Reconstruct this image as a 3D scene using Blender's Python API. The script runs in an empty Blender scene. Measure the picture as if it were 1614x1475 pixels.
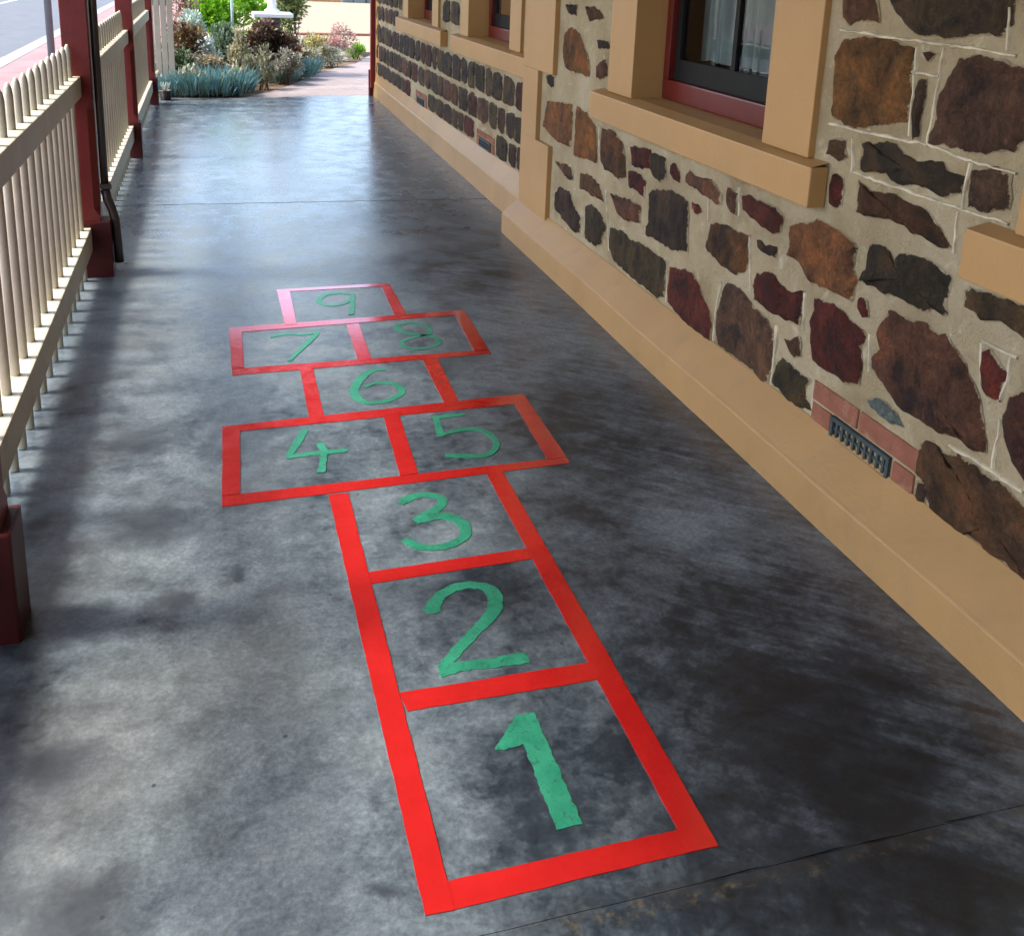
import bpy, bmesh, math, random
from mathutils import Vector, Matrix, noise
STONES=[
("rust",[(5.048,0.818),(4.849,0.829),(4.688,0.851),(4.663,0.77),(4.679,0.65),(4.896,0.653),(5.107,0.684)]),
("rust",[(4.598,0.848),(4.467,0.837),(4.443,0.818),(4.336,0.791),(4.311,0.638),(4.435,0.641),(4.595,0.618)]),
("rustdark",[(4.251,0.798),(4.126,0.804),(4.025,0.776),(3.986,0.719),(3.967,0.64),(4.035,0.621),(4.098,0.636),(4.185,0.633),(4.24,0.656)]),
("maroon",[(3.911,0.778),(3.721,0.797),(3.714,0.729),(3.812,0.716),(3.888,0.71)]),
("dark",[(3.712,0.775),(3.668,0.787),(3.58,0.787),(3.563,0.724),(3.612,0.697),(3.675,0.713),(3.709,0.728)]),
("maroon",[(3.915,0.669),(3.849,0.678),(3.755,0.666),(3.754,0.601),(3.816,0.613),(3.905,0.612)]),
("brown",[(4.875,0.534),(4.753,0.536),(4.645,0.542),(4.607,0.492),(4.667,0.484),(4.781,0.504)]),
("rustdark",[(4.496,0.541),(4.412,0.553),(4.26,0.54),(4.229,0.508),(4.197,0.476),(4.304,0.481),(4.499,0.473)]),
("dark",[(4.85,0.369),(4.782,0.406),(4.641,0.416),(4.587,0.364),(4.476,0.328),(4.486,0.252),(4.553,0.245),(4.696,0.267),(4.837,0.283)]),
("dark",[(4.4,0.393),(4.335,0.419),(4.21,0.399),(4.153,0.369),(4.191,0.28),(4.267,0.254),(4.385,0.252)]),
("brown",[(4.104,0.526),(3.985,0.539),(3.778,0.551),(3.777,0.484),(3.902,0.466),(4.008,0.468)]),
("olive",[(4.079,0.378),(3.925,0.395),(3.841,0.375),(3.67,0.391),(3.508,0.39),(3.509,0.354),(3.496,0.253),(3.56,0.223),(3.66,0.231),(4.019,0.244),(4.075,0.282)]),
("dark",[(3.695,0.614),(3.621,0.653),(3.581,0.653),(3.498,0.672),(3.361,0.666),(3.346,0.589),(3.327,0.484),(3.388,0.475),(3.469,0.461),(3.537,0.464),(3.693,0.452),(3.704,0.485),(3.677,0.509)]),
("maroon",[(3.451,0.378),(3.364,0.389),(3.269,0.402),(3.212,0.375),(3.171,0.336),(3.109,0.309),(3.086,0.211),(3.122,0.207),(3.26,0.211),(3.44,0.241),(3.451,0.298)]),
("brown",[(2.996,0.452),(2.945,0.46),(2.871,0.447),(2.816,0.418),(2.735,0.414),(2.691,0.387),(2.671,0.319),(2.685,0.227),(2.715,0.214),(2.773,0.234),(2.886,0.231),(3.014,0.228),(3.038,0.274),(3.042,0.332),(3.018,0.41)]),
("maroon",[(3.517,0.771),(3.482,0.784),(3.446,0.765),(3.435,0.73),(3.482,0.733),(3.517,0.746)]),
("brown",[(3.38,0.77),(3.349,0.788),(3.286,0.774),(3.19,0.786),(3.105,0.752),(3.114,0.716),(3.162,0.72),(3.279,0.736),(3.339,0.735),(3.374,0.739)]),
("brown",[(3.051,0.783),(2.998,0.776),(2.994,0.715),(3.023,0.715),(3.047,0.743)]),
("maroon",[(2.949,0.78),(2.903,0.791),(2.834,0.785),(2.751,0.788),(2.704,0.772),(2.713,0.723),(2.755,0.712),(2.836,0.726),(2.934,0.737)]),
("red",[(3.306,0.673),(3.268,0.676),(3.24,0.659),(3.271,0.646),(3.306,0.655)]),
("rustdark",[(3.144,0.629),(3.092,0.642),(3.017,0.647),(2.952,0.649),(2.89,0.658),(2.886,0.583),(2.902,0.538),(2.969,0.511),(3.03,0.519),(3.109,0.526),(3.168,0.541),(3.153,0.592)]),
("dark",[(2.826,0.658),(2.797,0.662),(2.775,0.651),(2.72,0.666),(2.721,0.636),(2.771,0.634),(2.818,0.638)]),
("maroon",[(2.823,0.503),(2.802,0.55),(2.715,0.569),(2.667,0.549),(2.636,0.545),(2.59,0.557),(2.553,0.575),(2.538,0.53),(2.554,0.467),(2.59,0.468),(2.644,0.466),(2.706,0.459),(2.805,0.462)]),
("brown",[(2.605,0.396),(2.57,0.4),(2.539,0.425),(2.525,0.413),(2.524,0.379),(2.551,0.365),(2.584,0.38)]),
("olive",[(2.629,0.299),(2.597,0.323),(2.554,0.319),(2.493,0.313),(2.454,0.316),(2.481,0.28),(2.471,0.257),(2.438,0.238),(2.487,0.223),(2.564,0.22),(2.642,0.236)]),
("rust",[(2.641,0.75),(2.571,0.777),(2.504,0.804),(2.433,0.794),(2.351,0.788),(2.319,0.773),(2.326,0.714),(2.301,0.688),(2.314,0.631),(2.353,0.631),(2.421,0.634),(2.518,0.629),(2.571,0.663),(2.641,0.662),(2.631,0.702)]),
("dark",[(2.274,0.696),(2.245,0.735),(2.244,0.797),(2.201,0.809),(2.16,0.801),(2.137,0.776),(2.123,0.806),(2.077,0.814),(2.017,0.821),(1.939,0.804),(1.948,0.752),(1.938,0.723),(1.947,0.712),(1.98,0.723),(2.007,0.703),(2.056,0.706),(2.106,0.709),(2.156,0.698),(2.214,0.7)]),
("maroon",[(2.263,0.645),(2.235,0.645),(2.223,0.61),(2.245,0.605),(2.263,0.621)]),
("maroon",[(2.467,0.567),(2.404,0.576),(2.342,0.575),(2.293,0.558),(2.244,0.557),(2.234,0.542),(2.249,0.512),(2.239,0.485),(2.228,0.455),(2.233,0.412),(2.293,0.39),(2.346,0.397),(2.398,0.393),(2.442,0.395),(2.463,0.443),(2.479,0.494),(2.46,0.534)]),
("brown",[(2.131,0.643),(2.107,0.651),(2.076,0.645),(2.035,0.648),(1.989,0.656),(1.947,0.641),(1.927,0.654),(1.9,0.635),(1.852,0.613),(1.841,0.596),(1.817,0.582),(1.788,0.547),(1.767,0.511),(1.748,0.471),(1.744,0.444),(1.785,0.429),(1.819,0.439),(1.881,0.431),(1.939,0.428),(2.046,0.427),(2.097,0.446),(2.168,0.48),(2.172,0.499),(2.144,0.537),(2.164,0.569),(2.16,0.594)]),
("red",[(1.791,0.667),(1.773,0.676),(1.746,0.659),(1.715,0.651),(1.726,0.613),(1.723,0.586),(1.743,0.585),(1.774,0.59),(1.784,0.628)]),
("darkmaroon",[(1.687,0.526),(1.684,0.596),(1.656,0.616),(1.556,0.623),(1.492,0.492),(1.564,0.422),(1.617,0.446),(1.634,0.457),(1.656,0.479),(1.679,0.507)]),
("olive",[(1.867,0.792),(1.852,0.805),(1.802,0.808),(1.753,0.805),(1.699,0.809),(1.58,0.803),(1.549,0.743),(1.686,0.752),(1.717,0.758),(1.766,0.765),(1.805,0.744),(1.828,0.757),(1.866,0.756)]),
("brown",[(1.95,0.322),(1.918,0.372),(1.869,0.375),(1.874,0.363),(1.827,0.372),(1.807,0.388),(1.775,0.381),(1.747,0.39),(1.729,0.376),(1.699,0.374),(1.658,0.379),(1.614,0.367),(1.45,0.305),(1.419,0.171),(1.565,0.211),(1.604,0.215),(1.628,0.229),(1.667,0.213),(1.696,0.228),(1.741,0.226),(1.759,0.203),(1.789,0.197),(1.83,0.2),(1.875,0.213),(1.884,0.233),(1.913,0.268),(1.95,0.277)]),
("dark",[(1.93,0.246),(1.91,0.257),(1.907,0.22),(1.924,0.201),(1.933,0.219)]),
("brown",[(2.492,1.043),(2.463,1.054),(2.432,1.057),(2.415,1.02),(2.447,1.009),(2.499,1.012)]),
("dark",[(2.334,1.067),(2.307,1.075),(2.292,1.061),(2.263,1.08),(2.233,1.088),(2.195,1.085),(2.165,1.064),(2.123,1.058),(2.077,1.07),(2.031,1.076),(2.009,1.058),(1.946,1.058),(1.946,1.018),(1.984,1.006),(2.028,0.999),(2.069,1.01),(2.122,1.009),(2.172,1.001),(2.217,1.013),(2.286,1.002),(2.33,0.997),(2.327,1.037)]),
("brown",[(1.911,1.075),(1.865,1.09),(1.805,1.088),(1.798,1.021),(1.85,1.003),(1.907,0.999),(1.909,1.045)]),
("maroon",[(2.46,0.952),(2.416,0.95),(2.409,0.888),(2.432,0.875),(2.458,0.88),(2.461,0.922)]),
("rustdark",[(2.331,0.961),(2.298,0.953),(2.273,0.945),(2.193,0.952),(2.129,0.946),(2.065,0.948),(2.006,0.92),(1.961,0.883),(2.001,0.872),(2.036,0.883),(2.085,0.883),(2.139,0.896),(2.202,0.894),(2.266,0.882),(2.323,0.879),(2.323,0.923)]),
("brown",[(2.506,1.469),(2.38,1.473),(2.347,1.395),(2.382,1.403),(2.428,1.403),(2.459,1.388),(2.499,1.403)]),
("olive",[(2.296,1.456),(2.317,1.482),(2.253,1.521),(1.922,1.527),(1.887,1.473),(1.88,1.423),(1.897,1.396),(1.953,1.395),(2.032,1.387),(2.099,1.388),(2.135,1.383),(2.201,1.394),(2.263,1.425)]),
("rust",[(2.512,1.288),(2.472,1.334),(2.363,1.34),(2.277,1.346),(2.188,1.334),(2.192,1.282),(2.182,1.238),(2.18,1.16),(2.245,1.146),(2.308,1.133),(2.35,1.12),(2.426,1.115),(2.491,1.127),(2.499,1.199)]),
("brown",[(2.143,1.332),(2.106,1.332),(2.121,1.318)]),
("olive",[(2.146,1.255),(2.123,1.258),(2.124,1.197),(2.119,1.13),(2.142,1.123),(2.144,1.178)]),
("brown",[(2.009,1.323),(1.96,1.333),(1.898,1.328),(1.814,1.32),(1.747,1.312),(1.737,1.191),(1.782,1.18),(1.811,1.15),(1.85,1.148),(1.908,1.135),(1.971,1.133),(2.074,1.122),(2.055,1.185),(2.061,1.215),(2.034,1.275)]),
("dark",[(4.843,1.329),(4.674,1.333),(4.689,1.288),(4.804,1.305)]),
("rustdark",[(4.558,1.335),(4.385,1.325),(4.322,1.294),(4.497,1.277)]),
("rust",[(4.831,1.182),(4.745,1.218),(4.608,1.19),(4.486,1.084),(4.475,1.02),(4.785,1.032),(4.843,1.104)]),
("dark",[(4.383,1.193),(4.249,1.196),(4.235,1.17),(4.358,1.16)]),
("brown",[(4.363,1.075),(4.254,1.113),(4.243,1.045),(4.355,1.026)]),
("dark",[(5.093,0.952),(4.967,0.958),(4.972,0.909),(5.062,0.915)]),
("teal",[(2.168,0.375),(2.136,0.396),(2.064,0.392),(2.029,0.369),(2.075,0.362),(2.148,0.368)]),
]
POINTING=[
[(2.509,1.364),(2.27,1.36),(2.052,1.358),(1.841,1.353)],
[(1.883,1.456),(1.87,1.362)],
[(2.175,1.345),(2.169,1.272),(2.157,1.12)],
[(2.077,1.35),(2.078,1.251),(2.086,1.113)],
[(2.181,1.28),(2.076,1.282)],
[(2.51,1.098),(2.323,1.1),(2.086,1.11),(1.921,1.1),(1.784,1.098)],
[(1.929,1.096),(1.933,0.98)],
[(2.368,0.982),(2.126,0.981),(1.933,0.98),(1.782,0.984)],
[(2.391,1.075),(2.374,0.981)],
[(1.945,0.974),(1.936,0.871)],
[(1.803,0.693),(1.691,0.696)],
[(1.8,0.694),(1.783,0.586),(1.719,0.58),(1.71,0.628),(1.709,0.694)],
[(1.707,0.538),(1.705,0.497),(1.708,0.413)],
[(1.85,0.4),(1.773,0.406),(1.677,0.403),(1.609,0.406)],
[(4.169,0.54),(4.086,0.269)],
[(4.448,0.376),(4.427,0.246)],
[(4.304,0.804),(4.268,0.665)],
[(3.477,0.399),(3.466,0.23)],
[(2.884,0.663),(2.841,0.477)],
[(3.041,0.449),(3.064,0.325),(3.059,0.219)],
[(2.66,0.423),(2.656,0.343),(2.657,0.217)],
[(2.666,0.42),(2.66,0.262)],
[(2.53,0.576),(2.517,0.457)],
[(2.203,0.563),(2.186,0.457)],
[(2.424,0.332),(2.422,0.241)],
[(3.197,0.735),(3.178,0.639)],
[(2.982,0.805),(2.964,0.708)],
]
TAPES=[
(0,[(0.2846,1.2659),(0.3337,1.2634),(0.3412,2.6451),(0.2843,2.6478)]),
(0,[(0.7616,1.2686),(0.8177,1.2674),(0.8183,2.6773),(0.7659,2.6667)]),
(1,[(0.3305,1.2643),(0.7616,1.2686),(0.7618,1.3179),(0.3334,1.3191)]),
(1,[(0.3439,1.7309),(0.7651,1.7263),(0.7643,1.7836),(0.335,1.7887)]),
(1,[(0.3403,2.1895),(0.7653,2.2026),(0.7642,2.2526),(0.3358,2.2397)]),
(1,[(-0.0131,2.647),(1.0401,2.6792),(1.044,2.7209),(-0.0122,2.7075)]),
(0,[(-0.0122,2.7075),(0.0393,2.7105),(0.0508,3.1236),(-0.0048,3.1355)]),
(0,[(0.5065,2.7123),(0.5631,2.7188),(0.5796,3.1382),(0.5255,3.1395)]),
(0,[(0.9785,2.7181),(1.044,2.7209),(1.0513,3.1555),(0.9954,3.1497)]),
(1,[(-0.0043,3.1206),(1.0513,3.1403),(1.0534,3.2172),(-0.0051,3.1676)]),
(0,[(0.2785,3.1284),(0.3286,3.1334),(0.334,3.6097),(0.2846,3.5997)]),
(0,[(0.7522,3.1746),(0.806,3.1805),(0.8184,3.6169),(0.7594,3.6126)]),
(1,[(0.0388,3.5955),(1.0414,3.6217),(1.0422,3.6629),(0.0376,3.6589)]),
(0,[(0.0376,3.6589),(0.0831,3.6597),(0.0873,4.0626),(0.0372,4.0571)]),
(0,[(0.5116,3.6458),(0.5636,3.6486),(0.5738,4.0636),(0.5194,4.0549)]),
(0,[(0.9808,3.6555),(1.0422,3.6629),(1.0588,4.1216),(1.0066,4.1142)]),
(1,[(0.037,4.0483),(1.0598,4.0977),(1.0584,4.1525),(0.0364,4.1114)]),
(0,[(0.2661,4.0989),(0.3158,4.1025),(0.321,4.5639),(0.2632,4.5818)]),
(0,[(0.7415,4.1163),(0.7952,4.1338),(0.7946,4.5863),(0.7518,4.5854)]),
(1,[(0.2614,4.5541),(0.7897,4.5576),(0.7876,4.604),(0.2628,4.5898)]),
]
DIGIT_POLYS={'1': [[(0.4906,1.5838),(0.5595,1.6652),(0.5994,1.6645),(0.5985,1.3736),(0.5489,1.3724),(0.5506,1.5855),(0.5103,1.5789)]],'2': [[(0.4406,2.055),(0.4596,2.0852),(0.4929,2.1203),(0.5376,2.1429),(0.5781,2.1446),(0.6186,2.1275),(0.6413,2.0961),(0.6451,2.0624),(0.6319,2.0162),(0.6049,1.9817),(0.5616,1.946),(0.4698,1.8542),(0.5361,1.8499),(0.6379,1.8522),(0.636,1.8137),(0.5436,1.8187),(0.4861,1.824),(0.4335,1.8141),(0.4334,1.8485),(0.4457,1.8689),(0.5764,2.002),(0.5971,2.0314),(0.6079,2.0713),(0.6027,2.1016),(0.5753,2.1154),(0.5394,2.1129),(0.5033,2.089),(0.4857,2.058),(0.4813,2.0384),(0.4579,2.0372)]]}
DIGIT_STROKES={'3': (0.036,[[(0.477,2.5547),(0.5122,2.5815),(0.5594,2.588),(0.5975,2.5623),(0.5975,2.5324),(0.571,2.4995),(0.5015,2.4495)],[(0.5015,2.4495),(0.5638,2.466),(0.6042,2.4474),(0.629,2.4066),(0.623,2.3586),(0.5894,2.3229),(0.5345,2.3101),(0.4864,2.3255),(0.4549,2.3685)]]),'4': (0.028,[[(0.2597,3.0941),(0.1927,2.9152)],[(0.1822,2.9074),(0.2811,2.913),(0.3749,2.9133)],[(0.2943,2.9801),(0.3008,2.9087),(0.2769,2.7853)]]),'5': (0.027,[[(0.6866,3.0898),(0.7556,3.0941),(0.8017,3.0949)],[(0.6991,3.0955),(0.686,2.9452)],[(0.6891,2.959),(0.7504,2.9771),(0.8035,2.9757),(0.8421,2.9359),(0.8535,2.8759),(0.8412,2.8319),(0.8027,2.7903),(0.7478,2.7907),(0.6692,2.8132)]]),'6': (0.034,[[(0.6013,3.5388),(0.5481,3.5392),(0.5,3.4783),(0.4628,3.3892),(0.4559,3.3258),(0.474,3.2725),(0.5074,3.2523),(0.5599,3.2592),(0.607,3.2946),(0.6268,3.3416),(0.6138,3.3966),(0.5787,3.4153),(0.5373,3.4199),(0.4991,3.3932)]]),'7': (0.024,[[(0.1962,3.974),(0.2697,3.9923),(0.3291,3.9751),(0.3975,3.995)],[(0.3909,3.9812),(0.3163,3.8315),(0.2523,3.697)]]),'8': (0.024,[[(0.8613,3.9784),(0.7897,4.0297),(0.7252,4.0038),(0.7392,3.9334),(0.8037,3.882),(0.8673,3.8312),(0.8527,3.7645),(0.7828,3.7272),(0.7164,3.7541),(0.7181,3.819),(0.7776,3.8572),(0.849,3.8944),(0.8613,3.9784)]]),'9': (0.026,[[(0.6009,4.4604),(0.5399,4.4897),(0.4707,4.468),(0.4391,4.391),(0.4646,4.328),(0.5194,4.3224),(0.5717,4.3673),(0.6009,4.4604)],[(0.6009,4.4604),(0.5829,4.3285),(0.5566,4.1845)]])}

rnd=random.Random(11)
scene=bpy.context.scene
COL=scene.collection
# ------------------------------------------------------------------ helpers
class MB:
    def __init__(s): s.v=[];s.f=[];s.m=[];s.c=[];s.sm=[];s.a={}
    def add(s,vs,fs,mat=0,col=None,smooth=False):
        o=len(s.v); s.v+= [tuple(v) for v in vs]
        for f in fs:
            s.f.append([o+i for i in f]); s.m.append(mat); s.c.append(col or (1,1,1)); s.sm.append(smooth)
    def box(s,x0,x1,y0,y1,z0,z1,mat=0,col=None,b=0.0):
        if b<=0:
            vs=[(x,y,z) for x in (x0,x1) for y in (y0,y1) for z in (z0,z1)]
            s.add(vs,[(0,1,3,2),(4,6,7,5),(0,4,5,1),(2,3,7,6),(0,2,6,4),(1,5,7,3)],mat,col); return
        bm=bmesh.new(); bmesh.ops.create_cube(bm,size=1)
        for v in bm.verts: v.co=Vector(((x0+x1)/2+v.co.x*(x1-x0),(y0+y1)/2+v.co.y*(y1-y0),(z0+z1)/2+v.co.z*(z1-z0)))
        bmesh.ops.bevel(bm,geom=bm.edges[:],offset=b,segments=2,affect='EDGES',profile=.6)
        s.bm(bm,mat,col)
    def bm(s,bm,mat=0,col=None,smooth=False):
        bm.verts.index_update()
        s.add([v.co[:] for v in bm.verts],[[v.index for v in f.verts] for f in bm.faces],mat,col,smooth); bm.free()
    def tube(s,path,r,n=8,mat=0,col=None,cap=True,smooth=True):
        P=[Vector(q) for q in path]; R=r if isinstance(r,(list,tuple)) else [r]*len(P)
        vs=[];fs=[];ref=None
        for i,q in enumerate(P):
            d=(P[min(i+1,len(P)-1)]-P[max(i-1,0)]).normalized()
            a=d.orthogonal().normalized() if ref is None else (ref-d*ref.dot(d)).normalized()
            ref=a; b=d.cross(a)
            for k in range(n):
                t=2*math.pi*k/n; vs.append(q+(a*math.cos(t)+b*math.sin(t))*R[i])
        for i in range(len(P)-1):
            for k in range(n):
                fs.append((i*n+k,i*n+(k+1)%n,(i+1)*n+(k+1)%n,(i+1)*n+k))
        s.add(vs,fs,mat,col,smooth)
        if cap:
            o=len(s.v)-len(vs)
            s.f.append([o+k for k in range(n)][::-1]); s.f.append([o+(len(P)-1)*n+k for k in range(n)])
            for _ in (0,1): s.m.append(mat); s.c.append(col or (1,1,1)); s.sm.append(False)
    def lathe(s,prof,cx,cy,n=20,mat=0,smooth=True):
        vs=[];fs=[]
        for r,z in prof:
            for k in range(n):
                t=2*math.pi*k/n; vs.append((cx+r*math.cos(t),cy+r*math.sin(t),z))
        for i in range(len(prof)-1):
            for k in range(n): fs.append((i*n+k,i*n+(k+1)%n,(i+1)*n+(k+1)%n,(i+1)*n+k))
        fs.append([k for k in range(n)][::-1]); fs.append([(len(prof)-1)*n+k for k in range(n)])
        s.add(vs,fs,mat,None,smooth)
    def build(s,name,mats,parent=None,recalc=True,xf=None):
        me=bpy.data.meshes.new(name)
        me.from_pydata([xf@Vector(v) for v in s.v] if xf else s.v,[],s.f)
        for i,pl in enumerate(me.polygons):
            pl.material_index=s.m[i]; pl.use_smooth=s.sm[i]
        at=me.color_attributes.new('tint','FLOAT_COLOR','CORNER')
        buf=[]
        for i,pl in enumerate(me.polygons):
            for q in s.f[i]: buf+= list(s.c[i])+[s.a.get(q,1.)]
        at.data.foreach_set('color',buf)
        if recalc:
            bm=bmesh.new(); bm.from_mesh(me); bmesh.ops.recalc_face_normals(bm,faces=bm.faces[:]); bm.to_mesh(me); bm.free()
        for m in (mats if isinstance(mats,(list,tuple)) else [mats]): me.materials.append(m)
        o=bpy.data.objects.new(name,me); COL.objects.link(o)
        if parent: o.parent=parent; o.matrix_parent_inverse=parent.matrix_world.inverted()
        return o
def tag(o,label=None,cat=None,group=None,kind=None):
    if label: o['label']=label
    if cat: o['category']=cat
    if group: o['group']=group
    if kind: o['kind']=kind
    return o
def thing(name,label,cat,loc=(0,0,0),group=None):
    o=bpy.data.objects.new(name,None); COL.objects.link(o); o.location=loc; o.empty_display_size=.1
    o.matrix_world=Matrix.Translation(loc)
    return tag(o,label,cat,group)
def dup(o,parent=None,off=None):
    c=o.copy(); COL.objects.link(c)
    if parent: c.parent=parent; c.matrix_parent_inverse=o.matrix_parent_inverse.copy()
    if off is not None: c.location=o.location+Vector(off)
    for ch in list(o.children): dup(ch,c)
    return c
# ------------------------------------------------------------------ materials
class NT:
    def __init__(s,name):
        s.mat=bpy.data.materials.new(name); s.mat.use_nodes=True; s.t=s.mat.node_tree; s.t.nodes.clear()
        s.out=s.n('ShaderNodeOutputMaterial'); s.b=s.n('ShaderNodeBsdfPrincipled'); s.l(s.b.outputs[0],s.out.inputs[0])
        s.pos=s.n('ShaderNodeNewGeometry').outputs['Position']
    def n(s,t,**k):
        x=s.t.nodes.new(t)
        for a,b in k.items(): setattr(x,a,b)
        return x
    def l(s,a,b): s.t.links.new(a,b)
    def set(s,sock,v):
        if hasattr(v,'links') or isinstance(v,bpy.types.NodeSocket): s.l(v,sock)
        else: sock.default_value=v
    def mapping(s,scale=(1,1,1),rot=(0,0,0),vec=None):
        m=s.n('ShaderNodeMapping'); s.l(vec or s.pos,m.inputs[0]); m.inputs['Scale'].default_value=scale; m.inputs['Rotation'].default_value=rot
        return m.outputs[0]
    def noise(s,scale,detail=5,rough=.55,dist=0,vec=None):
        x=s.n('ShaderNodeTexNoise'); s.l(vec or s.pos,x.inputs['Vector'])
        x.inputs['Scale'].default_value=scale; x.inputs['Detail'].default_value=detail; x.inputs['Roughness'].default_value=rough; x.inputs['Distortion'].default_value=dist
        return x.outputs[0]
    def ramp(s,fac,*stops):
        r=s.n('ShaderNodeValToRGB'); s.l(fac,r.inputs[0]); e=r.color_ramp.elements
        while len(e)<len(stops): e.new(.5)
        for i,(p,c) in enumerate(stops):
            e[i].position=p; e[i].color=tuple(c)+(1,) if not isinstance(c,(int,float)) else (c,c,c,1)
        return r.outputs[0]
    def mix(s,fac,a,b,mode='MIX'):
        m=s.n('ShaderNodeMix',data_type='RGBA',blend_type=mode)
        s.set(m.inputs[0],fac)
        for sk,v in ((m.inputs[6],a),(m.inputs[7],b)):
            s.set(sk,v+(1,) if isinstance(v,tuple) and len(v)==3 else v)
        return m.outputs[2]
    def math(s,op,a,b=0.,c=None,clamp=False):
        m=s.n('ShaderNodeMath',operation=op,use_clamp=clamp); s.set(m.inputs[0],a); s.set(m.inputs[1],b)
        if c is not None: s.set(m.inputs[2],c)
        return m.outputs[0]
    def mr(s,v,a,b,c=0.,d=1.,smooth=True):
        m=s.n('ShaderNodeMapRange',interpolation_type='SMOOTHSTEP' if smooth else 'LINEAR'); s.l(v,m.inputs[0])
        for i,q in enumerate((a,b,c,d)): m.inputs[1+i].default_value=q
        return m.outputs[0]
    def bump(s,h,strength=.3,dist=.01,normal=None):
        b=s.n('ShaderNodeBump'); s.l(h,b.inputs['Height']); b.inputs['Strength'].default_value=strength; b.inputs['Distance'].default_value=dist
        if normal: s.l(normal,b.inputs['Normal'])
        return b.outputs[0]
    def fin(s,col=None,rough=.6,normal=None,spec=.5,**k):
        if col is not None: s.set(s.b.inputs['Base Color'],col+(1,) if isinstance(col,tuple) else col)
        s.set(s.b.inputs['Roughness'],rough); s.b.inputs['Specular IOR Level'].default_value=spec
        if normal: s.l(normal,s.b.inputs['Normal'])
        for a,b in k.items(): s.set(s.b.inputs[a.replace('_',' ')],b)
        return s.mat
    def tint(s):
        a=s.n('ShaderNodeVertexColor'); a.layer_name='tint'; return a.outputs[0]

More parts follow.
